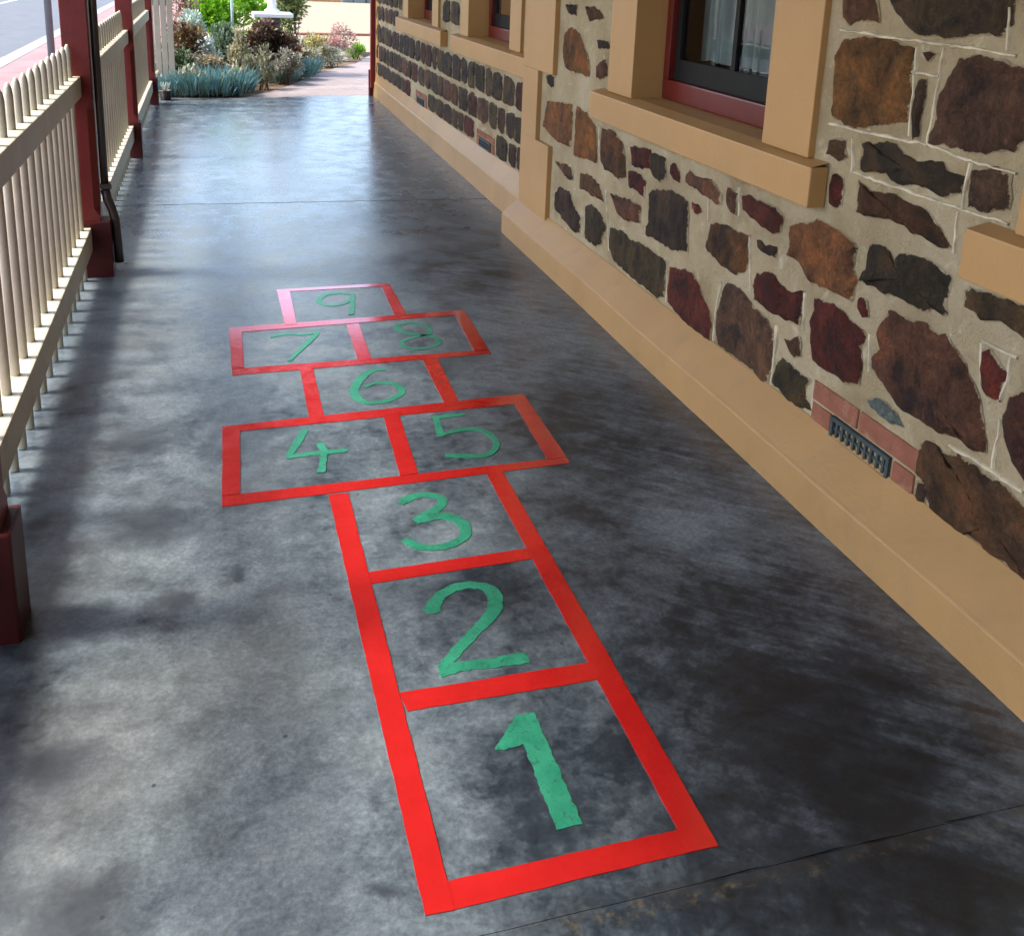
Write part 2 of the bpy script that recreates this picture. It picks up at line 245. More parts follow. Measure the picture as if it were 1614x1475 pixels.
def mat_floor():
    m=NT('polished_concrete')
    wn=m.n('ShaderNodeTexNoise'); m.l(m.pos,wn.inputs['Vector']); wn.inputs['Scale'].default_value=2.6; wn.inputs['Detail'].default_value=2.2; wn.inputs['Roughness'].default_value=.42
    off=m.n('ShaderNodeVectorMath',operation='MULTIPLY_ADD'); m.l(wn.outputs['Color'],off.inputs[0]); off.inputs[1].default_value=(.6,.6,0); off.inputs[2].default_value=(-.3,-.3,0)
    wp=m.n('ShaderNodeVectorMath',operation='ADD'); m.l(m.pos,wp.inputs[0]); m.l(off.outputs[0],wp.inputs[1]); wp=wp.outputs[0]
    wn2=m.n('ShaderNodeTexNoise'); m.l(m.pos,wn2.inputs['Vector']); wn2.inputs['Scale'].default_value=11; wn2.inputs['Detail'].default_value=5; wn2.inputs['Roughness'].default_value=.62
    of2=m.n('ShaderNodeVectorMath',operation='MULTIPLY_ADD'); m.l(wn2.outputs['Color'],of2.inputs[0]); of2.inputs[1].default_value=(.16,.16,0); of2.inputs[2].default_value=(-.08,-.08,0)
    wp2=m.n('ShaderNodeVectorMath',operation='ADD'); m.l(m.pos,wp2.inputs[0]); m.l(of2.outputs[0],wp2.inputs[1]); wp2=wp2.outputs[0]
    n1=m.noise(1.3,6,.6,.3); n2=m.noise(5.5,8,.60,.3); n3=m.noise(26,7,.72,.3)
    v=m.math('ADD',m.math('MULTIPLY',m.math('SUBTRACT',n1,.5),.8),m.math('MULTIPLY',m.math('SUBTRACT',n2,.5),1.15))
    v=m.math('ADD',v,m.math('MULTIPLY',m.math('SUBTRACT',n3,.5),1.0))
    # worn / sealed patches of the slab, plus painted-in sheen and fence-side light and shade: centre, radius x, radius y, lightness
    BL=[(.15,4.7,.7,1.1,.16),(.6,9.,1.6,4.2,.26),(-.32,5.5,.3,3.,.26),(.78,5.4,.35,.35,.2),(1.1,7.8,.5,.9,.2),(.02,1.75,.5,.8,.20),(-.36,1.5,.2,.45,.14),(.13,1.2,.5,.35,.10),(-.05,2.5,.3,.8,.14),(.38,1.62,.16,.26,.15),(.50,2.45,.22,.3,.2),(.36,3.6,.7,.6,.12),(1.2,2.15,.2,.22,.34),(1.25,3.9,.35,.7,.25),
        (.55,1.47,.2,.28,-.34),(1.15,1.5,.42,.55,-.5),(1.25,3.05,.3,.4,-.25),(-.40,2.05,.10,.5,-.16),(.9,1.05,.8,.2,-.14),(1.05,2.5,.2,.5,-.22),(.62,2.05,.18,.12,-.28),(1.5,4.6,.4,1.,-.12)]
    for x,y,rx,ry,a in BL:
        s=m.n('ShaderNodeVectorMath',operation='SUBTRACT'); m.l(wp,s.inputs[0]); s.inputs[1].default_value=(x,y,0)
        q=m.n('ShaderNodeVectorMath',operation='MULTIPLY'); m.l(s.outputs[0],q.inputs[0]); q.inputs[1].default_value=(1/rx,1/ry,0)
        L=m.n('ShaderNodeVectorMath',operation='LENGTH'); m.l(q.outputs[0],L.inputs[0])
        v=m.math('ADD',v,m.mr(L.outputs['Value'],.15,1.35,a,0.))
    # trowel arcs, strongest on the right of the slab
    sp=m.mapping((1,1,1),(0,0,2.25)); w2=m.n('ShaderNodeVectorMath',operation='MULTIPLY'); m.l(sp,w2.inputs[0]); w2.inputs[1].default_value=(30,4.5,1)
    st=m.noise(1.,6,.66,.45,vec=w2.outputs[0])
    xs=m.n('ShaderNodeSeparateXYZ'); m.l(m.pos,xs.inputs[0])
    side=m.mr(xs.outputs[0],.75,1.25)
    v=m.math('ADD',v,m.math('MULTIPLY',m.math('MULTIPLY',m.math('SUBTRACT',st,.5),side),1.15))
    v=m.math('ADD',v,.55)
    col=m.ramp(v,(.0,(.006,.0095,.0135)),(.28,(.016,.024,.032)),(.55,(.058,.074,.086)),(.82,(.104,.129,.143)),(1.,(.138,.165,.177)))
    col=m.mix(1.,col,m.ramp(m.noise(85,5,.75),(.3,.62),(.5,1.),(.7,1.42)),'MULTIPLY')
    # tan cement bloom
    tn=m.noise(1.7,5,.6,.5)
    tan=m.math('MULTIPLY',m.mr(tn,.47,.66),.55)
    def spot(x,y,r,wob=1):
        s=m.n('ShaderNodeVectorMath',operation='DISTANCE'); m.l((wp,wp2)[wob-1],s.inputs[0]); s.inputs[1].default_value=(x,y,0)
        return m.mr(s.outputs['Value'],r*.15,r)
    tan2=m.math('SUBTRACT',1.,m.math('MULTIPLY',spot(.0,1.95,.36),spot(-.3,1.7,.42)))
    tf=m.math('MULTIPLY',m.math('MAXIMUM',tan,m.math('MULTIPLY',tan2,.8)),m.mr(xs.outputs[0],.9,-.2))
    col=m.mix(m.math('MULTIPLY',tf,.30),col,(.135,.122,.088))
    # dark drips
    dk=None
    for x,y,r in ((-.26,1.41,.10),(-.12,2.23,.055),(.01,2.31,.03),(-.27,3.1,.10),(-.2,2.6,.12),(-.33,1.75,.07),(.24,1.31,.02)):
        q=spot(x,y,r*1.6,2); dk=q if dk is None else m.math('MULTIPLY',dk,q)
    sm=m.mr(m.noise(9,5,.6,.3),.3,.6)
    col=m.mix(m.math('MULTIPLY',m.math('SUBTRACT',1.,dk),.8),col,(.022,.027,.034))
    # fine specks
    vo=m.n('ShaderNodeTexVoronoi'); m.l(m.pos,vo.inputs['Vector']); vo.inputs['Scale'].default_value=9
    col=m.mix(m.mr(vo.outputs['Distance'],.035,.05,.8,0.),col,(.02,.022,.026))
    # grubby mortar-rich strip by the near construction joint
    jy=m.math('SUBTRACT',xs.outputs[1],m.math('ADD',1.205,m.math('MULTIPLY',m.math('SUBTRACT',m.noise(2.5,4,.6),.5),.05)))
    jb=m.math('MULTIPLY',m.mr(m.math('ABSOLUTE',m.math('ADD',jy,.018)),.0,.03,1.,0.),m.mr(m.noise(38,6,.75),.48,.66))
    col=m.mix(m.math('MULTIPLY',jb,.55),col,(.14,.11,.062))
    dkj=m.math('MULTIPLY',m.mr(m.math('ABSOLUTE',jy),.0,.035,1.,0.),m.mr(m.noise(7,5,.7),.35,.6))
    col=m.mix(m.math('MULTIPLY',dkj,.55),col,(.02,.02,.022))
    rg=m.math('MAXIMUM',m.math('ADD',m.mr(n2,.3,.7,.29,.42),m.math('MULTIPLY',m.math('SUBTRACT',n3,.5),.08)),.285)
    rg=m.math('SUBTRACT',rg,m.mr(xs.outputs[1],4.4,7.5,0.,.115))
    bp=m.bump(m.math('ADD',m.noise(22,3,.5),m.math('MULTIPLY',m.math('MULTIPLY',st,side),.3)),.10,.004)
    return m.fin(col,rg,bp,.9)
def mat_simple(name,c,rough=.6,var=.12,scale=6,bump=.15,bscale=60,spec=.4,dirt=None,stretch=(1,1,1),dist=.004):
    m=NT(name); vec=m.mapping(stretch)
    n=m.noise(scale,6,.6,.3,vec=vec); a=tuple(x*(1-var) for x in c); b=tuple(min(1,x*(1+var)) for x in c)
    col=m.ramp(n,(.3,a),(.7,b))
    if dirt: col=m.mix(m.math('MULTIPLY',m.mr(m.noise(dirt[1],7,.7,.4,vec=vec),.5,.72),dirt[2]),col,dirt[0])
    bp=m.bump(m.noise(bscale,5,.6,vec=vec),bump,dist)
    return m.fin(col,rough,bp,spec)
def mortar_col(m):
    n1=m.noise(3,6,.6,.4); n2=m.noise(30,7,.72,.3)
    c=m.ramp(n1,(.3,(.25,.182,.098)),(.52,(.375,.292,.172)),(.75,(.45,.37,.24)))
    c=m.mix(m.mr(n2,.55,.75,0,.5),c,(.20,.145,.085))
    c=m.mix(m.mr(m.noise(11,6,.7,.5),.56,.70,0,.6),c,(.55,.47,.33))
    return c,n2
def mat_stone():
    m=NT('field_stone'); a=m.n('ShaderNodeVertexColor'); a.layer_name='tint'; t=a.outputs[0]
    n1=m.noise(8,8,.72,.7); n2=m.noise(55,6,.8,.4); n3=m.noise(8,5,.7,.35); n4=m.noise(17,7,.75,.5)
    c=m.mix(1.,t,m.ramp(n1,(.25,.3),(.5,.85),(.75,1.5)),'MULTIPLY')
    c=m.mix(m.math('MULTIPLY',m.mr(n3,.50,.72),.45),c,m.mix(1.,t,(2.4,1.5,.8),'MULTIPLY'))
    c=m.mix(m.math('MULTIPLY',m.mr(n3,.47,.32),.75),c,(.020,.016,.016))
    c=m.mix(1.,c,m.ramp(n2,(.3,.45),(.5,1.),(.72,1.7)),'MULTIPLY')
    mc,mn=mortar_col(m)
    ed=m.math('ADD',a.outputs[1],m.math('ADD',m.math('MULTIPLY',m.math('SUBTRACT',n4,.5),2.4),m.math('MULTIPLY',m.math('SUBTRACT',n2,.5),.5)))
    f=m.mr(ed,.06,.22,1.,0.)
    c=m.mix(f,c,mc)
    h=m.math('ADD',n1,m.math('MULTIPLY',n2,.8))
    return m.fin(c,m.mr(n2,.3,.7,.55,.85),m.bump(h,.9,.022),.15)
def mat_mortar():
    m=NT('lime_mortar')
    c,n2=mortar_col(m); n3=m.noise(150,4,.6)
    return m.fin(c,.9,m.bump(m.math('ADD',n2,m.math('MULTIPLY',n3,.4)),.8,.02),.15)
def mat_leaf(name,cols,rough=.5,trans=.25):
    m=NT(name); g=m.n('ShaderNodeNewGeometry'); r=g.outputs['Random Per Island']
    k=len(cols); c=m.ramp(r,*[(i/(k-1) if k>1 else 0,col) for i,col in enumerate(cols)])
    c=m.mix(1.,c,m.ramp(m.noise(7,3),(.3,.65),(.7,1.3)),'MULTIPLY')
    m.fin(c,rough,None,.35)
    tr=m.n('ShaderNodeBsdfTranslucent'); m.l(c,tr.inputs[0])
    mx=m.n('ShaderNodeMixShader'); mx.inputs[0].default_value=trans; m.l(m.b.outputs[0],mx.inputs[1]); m.l(tr.outputs[0],mx.inputs[2]); m.l(mx.outputs[0],m.out.inputs[0])
    return m.mat
def mat_glass():
    m=NT('window_glass'); m.t.nodes.remove(m.b)
    gl=m.n('ShaderNodeBsdfGlossy'); gl.inputs['Roughness'].default_value=.02
    tr=m.n('ShaderNodeBsdfTransparent'); tr.inputs[0].default_value=(.72,.78,.78,1)
    fr=m.n('ShaderNodeFresnel'); fr.inputs[0].default_value=1.5
    wv=m.bump(m.noise(2.5,2),.05,.02); m.l(wv,gl.inputs['Normal'])
    mx=m.n('ShaderNodeMixShader'); m.l(fr.outputs[0],mx.inputs[0]); m.l(tr.outputs[0],mx.inputs[1]); m.l(gl.outputs[0],mx.inputs[2]); m.l(mx.outputs[0],m.out.inputs[0])
    return m.mat
def mat_paint(name,c,var,wear,rough=.38,coat=0.):
    m=NT(name); n=m.noise(14,6,.65,.3); n2=m.noise(95,6,.78)
    col=m.ramp(n,(.3,tuple(x*(1-var) for x in c)),(.7,tuple(x*(1+var) for x in c)))
    col=m.mix(m.math('MULTIPLY',m.mr(n2,.52,.64),wear),col,tuple(x*.35+.012 for x in c))
    return m.fin(col,m.mr(n,.3,.7,rough-.05,rough+.09),m.bump(n2,.08,.002),.8,Coat_Weight=coat,Coat_Roughness=.1)
M={}
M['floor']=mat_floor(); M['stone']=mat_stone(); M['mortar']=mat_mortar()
M['point']=mat_simple('ribbon_pointing',(.47,.395,.27),.85,.35,18,.4,60,.2)
M['ochre']=mat_simple('ochre_render',(.375,.205,.074),.47,.07,2.2,.22,90,.3,dirt=((.40,.25,.12),5,.25))
M['plinth']=mat_simple('plinth_render',(.36,.205,.080),.46,.10,1.6,.25,70,.3,dirt=((.22,.145,.08),6,.3))
M['cream']=mat_simple('cream_paint',(.45,.41,.315),.5,.10,5,.2,70,.4,dirt=((.34,.28,.17),8,.45))
M['red_paint']=mat_simple('oxide_red_paint',(.145,.016,.0145),.42,.16,4,.12,45,.3,dirt=((.05,.008,.007),7,.4))
M['base_red_shaded']=mat_simple('oxide_red_paint_shaded',(.060,.007,.0065),.45,.2,5,.2,40,.25,dirt=((.03,.015,.012),6,.5))  # post red darkened: shade on the base blocks is put into the colour
M['window_red']=mat_simple('window_red_paint',(.105,.009,.007),.32,.2,6,.2,40,.4)
M['pipe']=mat_simple('dark_pipe_paint',(.030,.020,.017),.35,.25,8,.15,50,.5)
M['tape']=mat_paint('red_line_paint',(.345,.0085,.008),.10,.16,.135,.85)
M['green']=mat_paint('green_number_paint',(.013,.165,.092),.25,.95,.36)
M['asphalt']=mat_simple('asphalt',(.100,.104,.114),.85,.12,3,.5,160,.3)
M['paver']=None
M['kerb']=mat_simple('kerb_concrete',(.25,.26,.26),.8,.1,4,.3,80,.2)
M['white']=mat_simple('white_paint',(.75,.75,.74),.5,.05,5,.1,60,.4)
M['linewhite']=mat_simple('road_line_paint',(.68,.66,.55),.6,.1,9,.2,90,.3)
M['soil']=mat_simple('ground_soil',(.16,.115,.075),.95,.3,5,.8,50,.1,dist=.02)
M['ground']=mat_simple('dry_ground',(.20,.165,.115),.95,.25,.6,.6,30,.1)
M['gravel']=mat_simple('cream_gravel',(.29,.235,.165),.95,.16,12,.8,70,.1,dist=.02)
M['pole']=mat_simple('grey_pole_steel',(.12,.14,.17),.45,.1,5,.1,50,.5)
M['palepole']=mat_simple('pale_pole_steel',(.40,.52,.52),.45,.1,5,.1,50,.5)
M['ceiling']=mat_simple('cream_ceiling_boards',(.30,.28,.24),.6,.06,3,.1,60,.3)
M['iron']=mat_simple('roof_iron',(.32,.33,.34),.4,.1,3,.1,40,.5)
M['glass']=mat_glass()
M['dark']=mat_simple('dark_room',(.028,.03,.032),.8,.1,3,.1,40,.2)
M['sash']=mat_simple('dark_sash_paint',(.010,.0095,.009),.6,.2,6,.1,40,.15)
M['curtain']=mat_simple('lace_curtain',(.28,.31,.30),.9,.18,16,.3,60,.1,stretch=(1,1,.4))
M['ventm']=mat_simple('vent_iron',(.030,.042,.042),.6,.3,20,.3,60,.4)
M['brick']=mat_simple('red_brick',(.21,.078,.047),.85,.2,14,.5,80,.2,dirt=((.33,.24,.16),16,.75))
M['bark']=mat_simple('stem_bark',(.10,.07,.045),.9,.3,20,.5,80,.1)
M['bluestone']=mat_simple('blue_grey_stone',(.14,.16,.175),.85,.3,3,.6,20,.2)
M['orange']=mat_simple('orange_brick',(.36,.17,.08),.85,.2,8,.5,60,.2)
def mat_paver(name,c1,c2,mo,sc):
    m=NT(name); b=m.n('ShaderNodeTexBrick'); m.l(m.mapping((1,1,1),(0,0,.6)),b.inputs['Vector'])
    b.inputs['Color1'].default_value=c1+(1,); b.inputs['Color2'].default_value=c2+(1,); b.inputs['Mortar'].default_value=mo+(1,)
    b.inputs['Scale'].default_value=sc; b.inputs['Mortar Size'].default_value=.012; b.inputs['Brick Width'].default_value=.5; b.inputs['Row Height'].default_value=.25
    c=m.mix(1.,b.outputs[0],m.ramp(m.noise(2.2,6,.6),(.3,.8),(.7,1.15)),'MULTIPLY')
    return m.fin(c,.8,m.bump(m.math('ADD',m.math('MULTIPLY',b.outputs['Fac'],-1.),m.math('MULTIPLY',m.noise(60,4),.4)),.4,.006),.25)
M['path']=mat_paver('path_pavers',(.27,.215,.20),(.225,.19,.18),(.15,.135,.125),2.2)
M['footpath']=mat_paver('footpath_pavers',(.28,.145,.135),(.25,.135,.13),(.2,.14,.13),2.2)

# ------------------------------------------------------------------ ground, road, path
def sheet(name,pts,z,mat,kind='structure',thick=.0):
    mb=MB()
    if thick:
        n=len(pts); vs=[(x,y,z) for x,y in pts]+[(x,y,z-thick) for x,y in pts]
        mb.add(vs,[list(range(n))]+[list(range(n,2*n))[::-1]]+[(i,(i+1)%n,n+(i+1)%n,n+i) for i in range(n)])
    else: mb.add([(x,y,z) for x,y in pts],[list(range(len(pts)))])
    return tag(mb.build(name,mat),kind=kind)
sheet('ground',[(-300,-300),(300,-300),(300,400),(-300,400)],-.26,M['ground'])
sheet('footpath',[(-2.78,-20),(-.72,-20),(-.72,11.9),(-.5,16.5),(-.5,120),(-2.78,120)],-.12,M['footpath'],thick=.13)
sheet('kerb',[(-3.02,-20),(-2.785,-20),(-2.785,120),(-3.02,120)],-.115,M['kerb'],thick=.14)
sheet('road',[(-9.6,-20),(-3.025,-20),(-3.025,120),(-9.6,120)],-.245,M['asphalt'])
sheet('road_line',[(-6.45,-20),(-6.32,-20),(-6.32,120),(-6.45,120)],-.24,M['linewhite'])
sheet('far_footpath',[(-14,-20),(-9.6,-20),(-9.6,120),(-14,120)],-.10,M['footpath'],thick=.16)
# path curving round the bed and gravel yard behind it
sheet('path',[(.32,11.46),(.80,12.3),(1.10,13.1),(1.42,14.05),(1.80,14.9),(2.14,15.5),(2.46,16.6),(2.9,17.6),(9,17.6),(9,11.46)],-.006,M['path'],thick=.2)
sheet('garden_bed',[(-.7,11.47),(.30,11.47),(.78,12.3),(1.08,13.1),(1.40,14.06),(1.78,14.92),(2.12,15.52),(2.44,16.6),(2.4,19.5),(-.45,19.5),(-.45,14),(-.7,12.0)],-.015,M['soil'],thick=.2)
sheet('gravel_yard',[(2.46,17.62),(9,17.62),(14,20),(14,48),(-.4,48),(-.4,19.55),(2.42,19.55)],-.012,M['gravel'],thick=.2)
tag(sheet('brick_edging',[(1.6,21.4),(9,21.8),(9,22.05),(1.6,21.65)],.03,M['brick'],kind=None,thick=.1),'flat red brick edging strip across the cream gravel','edging')
# ------------------------------------------------------------------ verandah floor slabs with joints
def slab(mb,pts,z=0.,t=.25,b=.006):
    bm=bmesh.new(); vs=[bm.verts.new((x,y,z)) for x,y in pts]; f=bm.faces.new(vs)
    r=bmesh.ops.extrude_face_region(bm,geom=[f])
    for v in r['geom']:
        if isinstance(v,bmesh.types.BMVert): v.co.z-=t
    ed=[e for e in bm.edges if all(abs(v.co.z-z)<1e-5 for v in e.verts)]
    bmesh.ops.bevel(bm,geom=ed,offset=b,segments=2,affect='EDGES')
    mb.bm(bm)
def jline(x0,y0,x1,y1,n,amp,seed):
    r=random.Random(seed); return [(x0+(x1-x0)*i/n, y0+(y1-y0)*i/n+r.uniform(-amp,amp)) for i in range(n+1)]
mb=MB()
J1=jline(-.74,1.215,1.9,1.205,60,.0012,1); J2=jline(-.74,6.42,1.9,6.31,70,.006,2)
g=.006
slab(mb,[(-.74,-12),(1.9,-12)]+[(x,y-.0012) for x,y in J1[::-1]],b=.002)
slab(mb,[(x,y) for x,y in J1]+[(x,y-g) for x,y in J2[::-1]],b=.003)
slab(mb,[(x,y) for x,y in J2]+[(1.9,11.7),(1.2,11.62),(.3,11.45),(-.74,11.45)],b=.004)
mb.box(-.735,1.895,-11.9,11.4,-.24,-.008)
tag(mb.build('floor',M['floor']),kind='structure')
# ------------------------------------------------------------------ hopscotch
hop=thing('hopscotch_grid','red taped hopscotch grid with green numbers 1 to 9 on the concrete floor','hopscotch',(.54,2.9,0))
def subdiv(poly,step,amp,r):
    out=[]
    for i,a in enumerate(poly):
        b=poly[(i+1)%len(poly)]; d=math.hypot(b[0]-a[0],b[1]-a[1]); k=max(1,int(d/step))
        nx,ny=-(b[1]-a[1])/(d+1e-9),(b[0]-a[0])/(d+1e-9)
        for j in range(k):
            t=j/k; w=r.uniform(-amp,amp) if j else 0
            out.append((a[0]+(b[0]-a[0])*t+nx*w,a[1]+(b[1]-a[1])*t+ny*w))
    return out
def flat(mb,poly,z0,z1,mat=0,col=None):
    n=len(poly); vs=[(x,y,z1) for x,y in poly]+[(x,y,z0) for x,y in poly]
    mb.add(vs,[list(range(n))]+[(i,n+i,n+(i+1)%n,(i+1)%n) for i in range(n)],mat,col)
def nrm(nm):
    return nm
for i,(h,q) in enumerate(TAPES):
    mb=MB(); flat(mb,subdiv(q,.03,.0009,rnd),-.002,.0018 if h else .0026)
    mb.build('line',M['tape'],hop)
def ribbon(path,w,r,taper=.72):
    # smooth centreline, width w with brush ends
    P=[Vector((x,y)) for x,y in path]; C=[]
    for i in range(len(P)-1):
        p0=P[max(i-1,0)];p1=P[i];p2=P[i+1];p3=P[min(i+2,len(P)-1)]
        n=max(2,int((p2-p1).length/.012))
        for j in range(n):
            t=j/n; C.append(.5*((2*p1)+(p2-p0)*t+(2*p0-5*p1+4*p2-p3)*t*t+(3*p1-p0-3*p2+p3)*t**3) if len(P)>2 else p1.lerp(p2,t))
    C.append(P[-1]); L=[];Rr=[]; ph=r.uniform(0,9)
    for i,c in enumerate(C):
        d=(C[min(i+1,len(C)-1)]-C[max(i-1,0)]).normalized(); nn=Vector((-d.y,d.x))
        s=i/(len(C)-1); ww=w*.5*(.9+.14*math.sin(ph+5*s))*(1 if .06<s<.94 else taper)
        L.append(c+nn*(ww+r.uniform(-.0019,.0019))); Rr.append(c-nn*(ww+r.uniform(-.0019,.0019)))
    return L,Rr
for k in '123456789':
    mb=MB()
    if k in DIGIT_POLYS:
        for q in DIGIT_POLYS[k]: flat(mb,subdiv(q,.010,.0022,rnd),-.002,.0016)
    else:
        w,ss=DIGIT_STROKES[k]
        for j,pth in enumerate(ss):
            L,Rr=ribbon(pth,w,rnd); z=.0016+.0005*j; n=len(L)
            vs=[(a.x,a.y,z) for a in L]+[(a.x,a.y,z) for a in Rr]
            fs=[(i,n+i,n+i+1,i+1) for i in range(n-1)]
            mb.add(vs,fs)
            mb.add([(a.x,a.y,z) for a in L]+[(a.x,a.y,-.002) for a in L],[(i,i+1,n+i+1,n+i) for i in range(n-1)])
            mb.add([(a.x,a.y,z) for a in Rr]+[(a.x,a.y,-.002) for a in Rr],[(i,n+i,n+i+1,i+1) for i in range(n-1)])
    o=mb.build('number',M['green'],hop,recalc=False)
    me=o.data
    bm=bmesh.new(); bm.from_mesh(me)
    for f in bm.faces:
        f.normal_update()
        if abs(f.normal.z)>.5 and f.normal.z<0: f.normal_flip()
    bm.to_mesh(me); bm.free()
    o['label']='green painted number '+k
# ------------------------------------------------------------------ building
bld=thing('stone_building','old rubble stone building with ochre quoins, sills and plinth along the verandah','building',(1.9,4.5,0))
TINT=dict(rust=(.165,.068,.024),rustdark=(.095,.044,.022),maroon=(.078,.020,.014),dark=(.052,.033,.0205),brown=(.100,.050,.028),olive=(.066,.044,.024),red=(.15,.034,.022),teal=(.10,.12,.11),darkmaroon=(.066,.029,.018))
def jag(poly,r,step=.02,amp=.006):
    out=[]
    for i,a in enumerate(poly):
        b=poly[(i+1)%len(poly)]; d=math.hypot(b[0]-a[0],b[1]-a[1]); k=max(1,int(round(d/step)))
        nx,ny=-(b[1]-a[1])/(d+1e-9),(b[0]-a[0])/(d+1e-9)
        for j in range(k):
            t=j/k; w=r.uniform(-amp,amp)*(1 if j else .4)
            out.append((a[0]+(b[0]-a[0])*t+nx*w,a[1]+(b[1]-a[1])*t+ny*w))
    return out
def stone(mb,poly,tint,x,r,h=None,step=.02,amp=.005):
    """a stone set in the wall face at plane x, outline in (y,z); face stands towards -x"""
    a=sum(poly[i][0]*poly[(i+1)%len(poly)][1]-poly[(i+1)%len(poly)][0]*poly[i][1] for i in range(len(poly)))/2
    h=h or r.uniform(.006,.013); c=TINT[tint]; k=r.uniform(.8,1.2); c=tuple(q*k*r.uniform(.92,1.08) for q in c)
    P=jag(poly,r,step,amp); n=len(P)
    cy=sum(p[0] for p in P)/n; cz=sum(p[1] for p in P)/n
    P=[(cy+(y-cy)*(1+.017/(math.hypot(y-cy,z-cz)+.02)),cz+(z-cz)*(1+.017/(math.hypot(y-cy,z-cz)+.02))) for y,z in P]
    ins=min(.42,.020/(math.sqrt(abs(a))*.5+.01))
    Q=[(y+(cy-y)*ins,z+(cz-z)*ins) for y,z in P]
    sd=r.uniform(0,50); tl=r.uniform(-.06,.06); tz=r.uniform(-.06,.06)
    def hx(y,z,k=1.): return x-.002-k*(h+.0065*noise.noise(Vector((y*13,z*13,sd)))+.0045*noise.noise(Vector((y*34,z*34,sd)))+.0022*noise.noise(Vector((y*80,z*80,sd)))+tl*(y-cy)*.5+tz*(z-cz)*.5)
    sc=math.sqrt(abs(a)); rings=[(1.,None),(1-ins*.35,.45)]+[(1-ins-(1-ins)*q/ (nr:=max(2,int(sc/.032))),1.) for q in range(max(2,int(sc/.032)))]
    vs=[];fs=[]
    for fr,k in rings:
        for y,z in P:
            yy,zz=cy+(y-cy)*fr,cz+(z-cz)*fr
            vs.append((x-.0022 if k is None else min(x-.003,hx(yy,zz,k)),yy,zz))
    for k in range(len(rings)-1): fs+=[(k*n+i,k*n+(i+1)%n,(k+1)*n+(i+1)%n,(k+1)*n+i) for i in range(n)]
    k=len(rings)-1; vs.append((hx(cy,cz),cy,cz)); fs+=[(k*n+i,k*n+(i+1)%n,(k+1)*n) for i in range(n)]
    o=len(mb.v); mb.add(vs,fs,1,c,True)
    for i in range(n): mb.a[o+i]=0.; mb.a[o+n+i]=.42
def facewall(mb,x,y0,y1,z0,z1,holes):
    ys=sorted({y0,y1}|{v for h in holes for v in h[:2] if y0<v<y1}); zs=sorted({z0,z1}|{v for h in holes for v in h[2:] if z0<v<z1})
    for a,b in zip(ys,ys[1:]):
        for c,d in zip(zs,zs[1:]):
            if any(h[0]<=(a+b)/2<=h[1] and h[2]<=(c+d)/2<=h[3] for h in holes): continue
            # fine grid so that the mortar face undulates
            ny=max(1,int((b-a)/.06)); nz=max(1,int((d-c)/.06))
            vs=[]
            for i in range(ny+1):
                for j in range(nz+1):
                    y=a+(b-a)*i/ny; z=c+(d-c)*j/nz
                    vs.append((x+.0025*noise.noise(Vector((y*9,z*9,x))),y,z))
            mb.add(vs,[(i*(nz+1)+j,i*(nz+1)+j+1,(i+1)*(nz+1)+j+1,(i+1)*(nz+1)+j) for i in range(ny) for j in range(nz)],0,None,True)
def inpoly(y,z,P):
    c=False;j=len(P)-1
    for i in range(len(P)):
        if (P[i][1]>z)!=(P[j][1]>z) and y<(P[j][0]-P[i][0])*(z-P[i][1])/(P[j][1]-P[i][1])+P[i][0]: c=not c
        j=i
    return c
def rubble(mb,x,y0,y1,z0,z1,r,hmin,hmax,wmin,wmax,gap,tints,avoid=()):
    z=z0
    while z<z1-.06:
        h=min(r.uniform(hmin,hmax),z1-z)
        y=y0
        while y<y1-.05:
            w=min(r.uniform(wmin,wmax),y1-y)
            a,b=y+gap/2,y+w-gap/2; c,d=z+gap/2,z+h-gap/2
            if b-a>.03 and d-c>.03 and not any(a<v[1]+.01 and b>v[0]-.01 and c<v[3]+.01 and d>v[2]-.01 for v in avoid):
                q=min(b-a,d-c)*.14
                P=[(a+r.uniform(0,q),c+r.uniform(0,q)),((a+b)/2,c+r.uniform(0,q*.5)),(b-r.uniform(0,q),c+r.uniform(0,q)),(b-r.uniform(0,q*.4),(c+d)/2),(b-r.uniform(0,q),d-r.uniform(0,q)),((a+b)/2,d-r.uniform(0,q*.5)),(a+r.uniform(0,q),d-r.uniform(0,q)),(a+r.uniform(0,q*.4),(c+d)/2)]
                stone(mb,P,r.choice(tints),x,r,step=.035,amp=.005)
            y+=w
        z+=h
XN=1.72
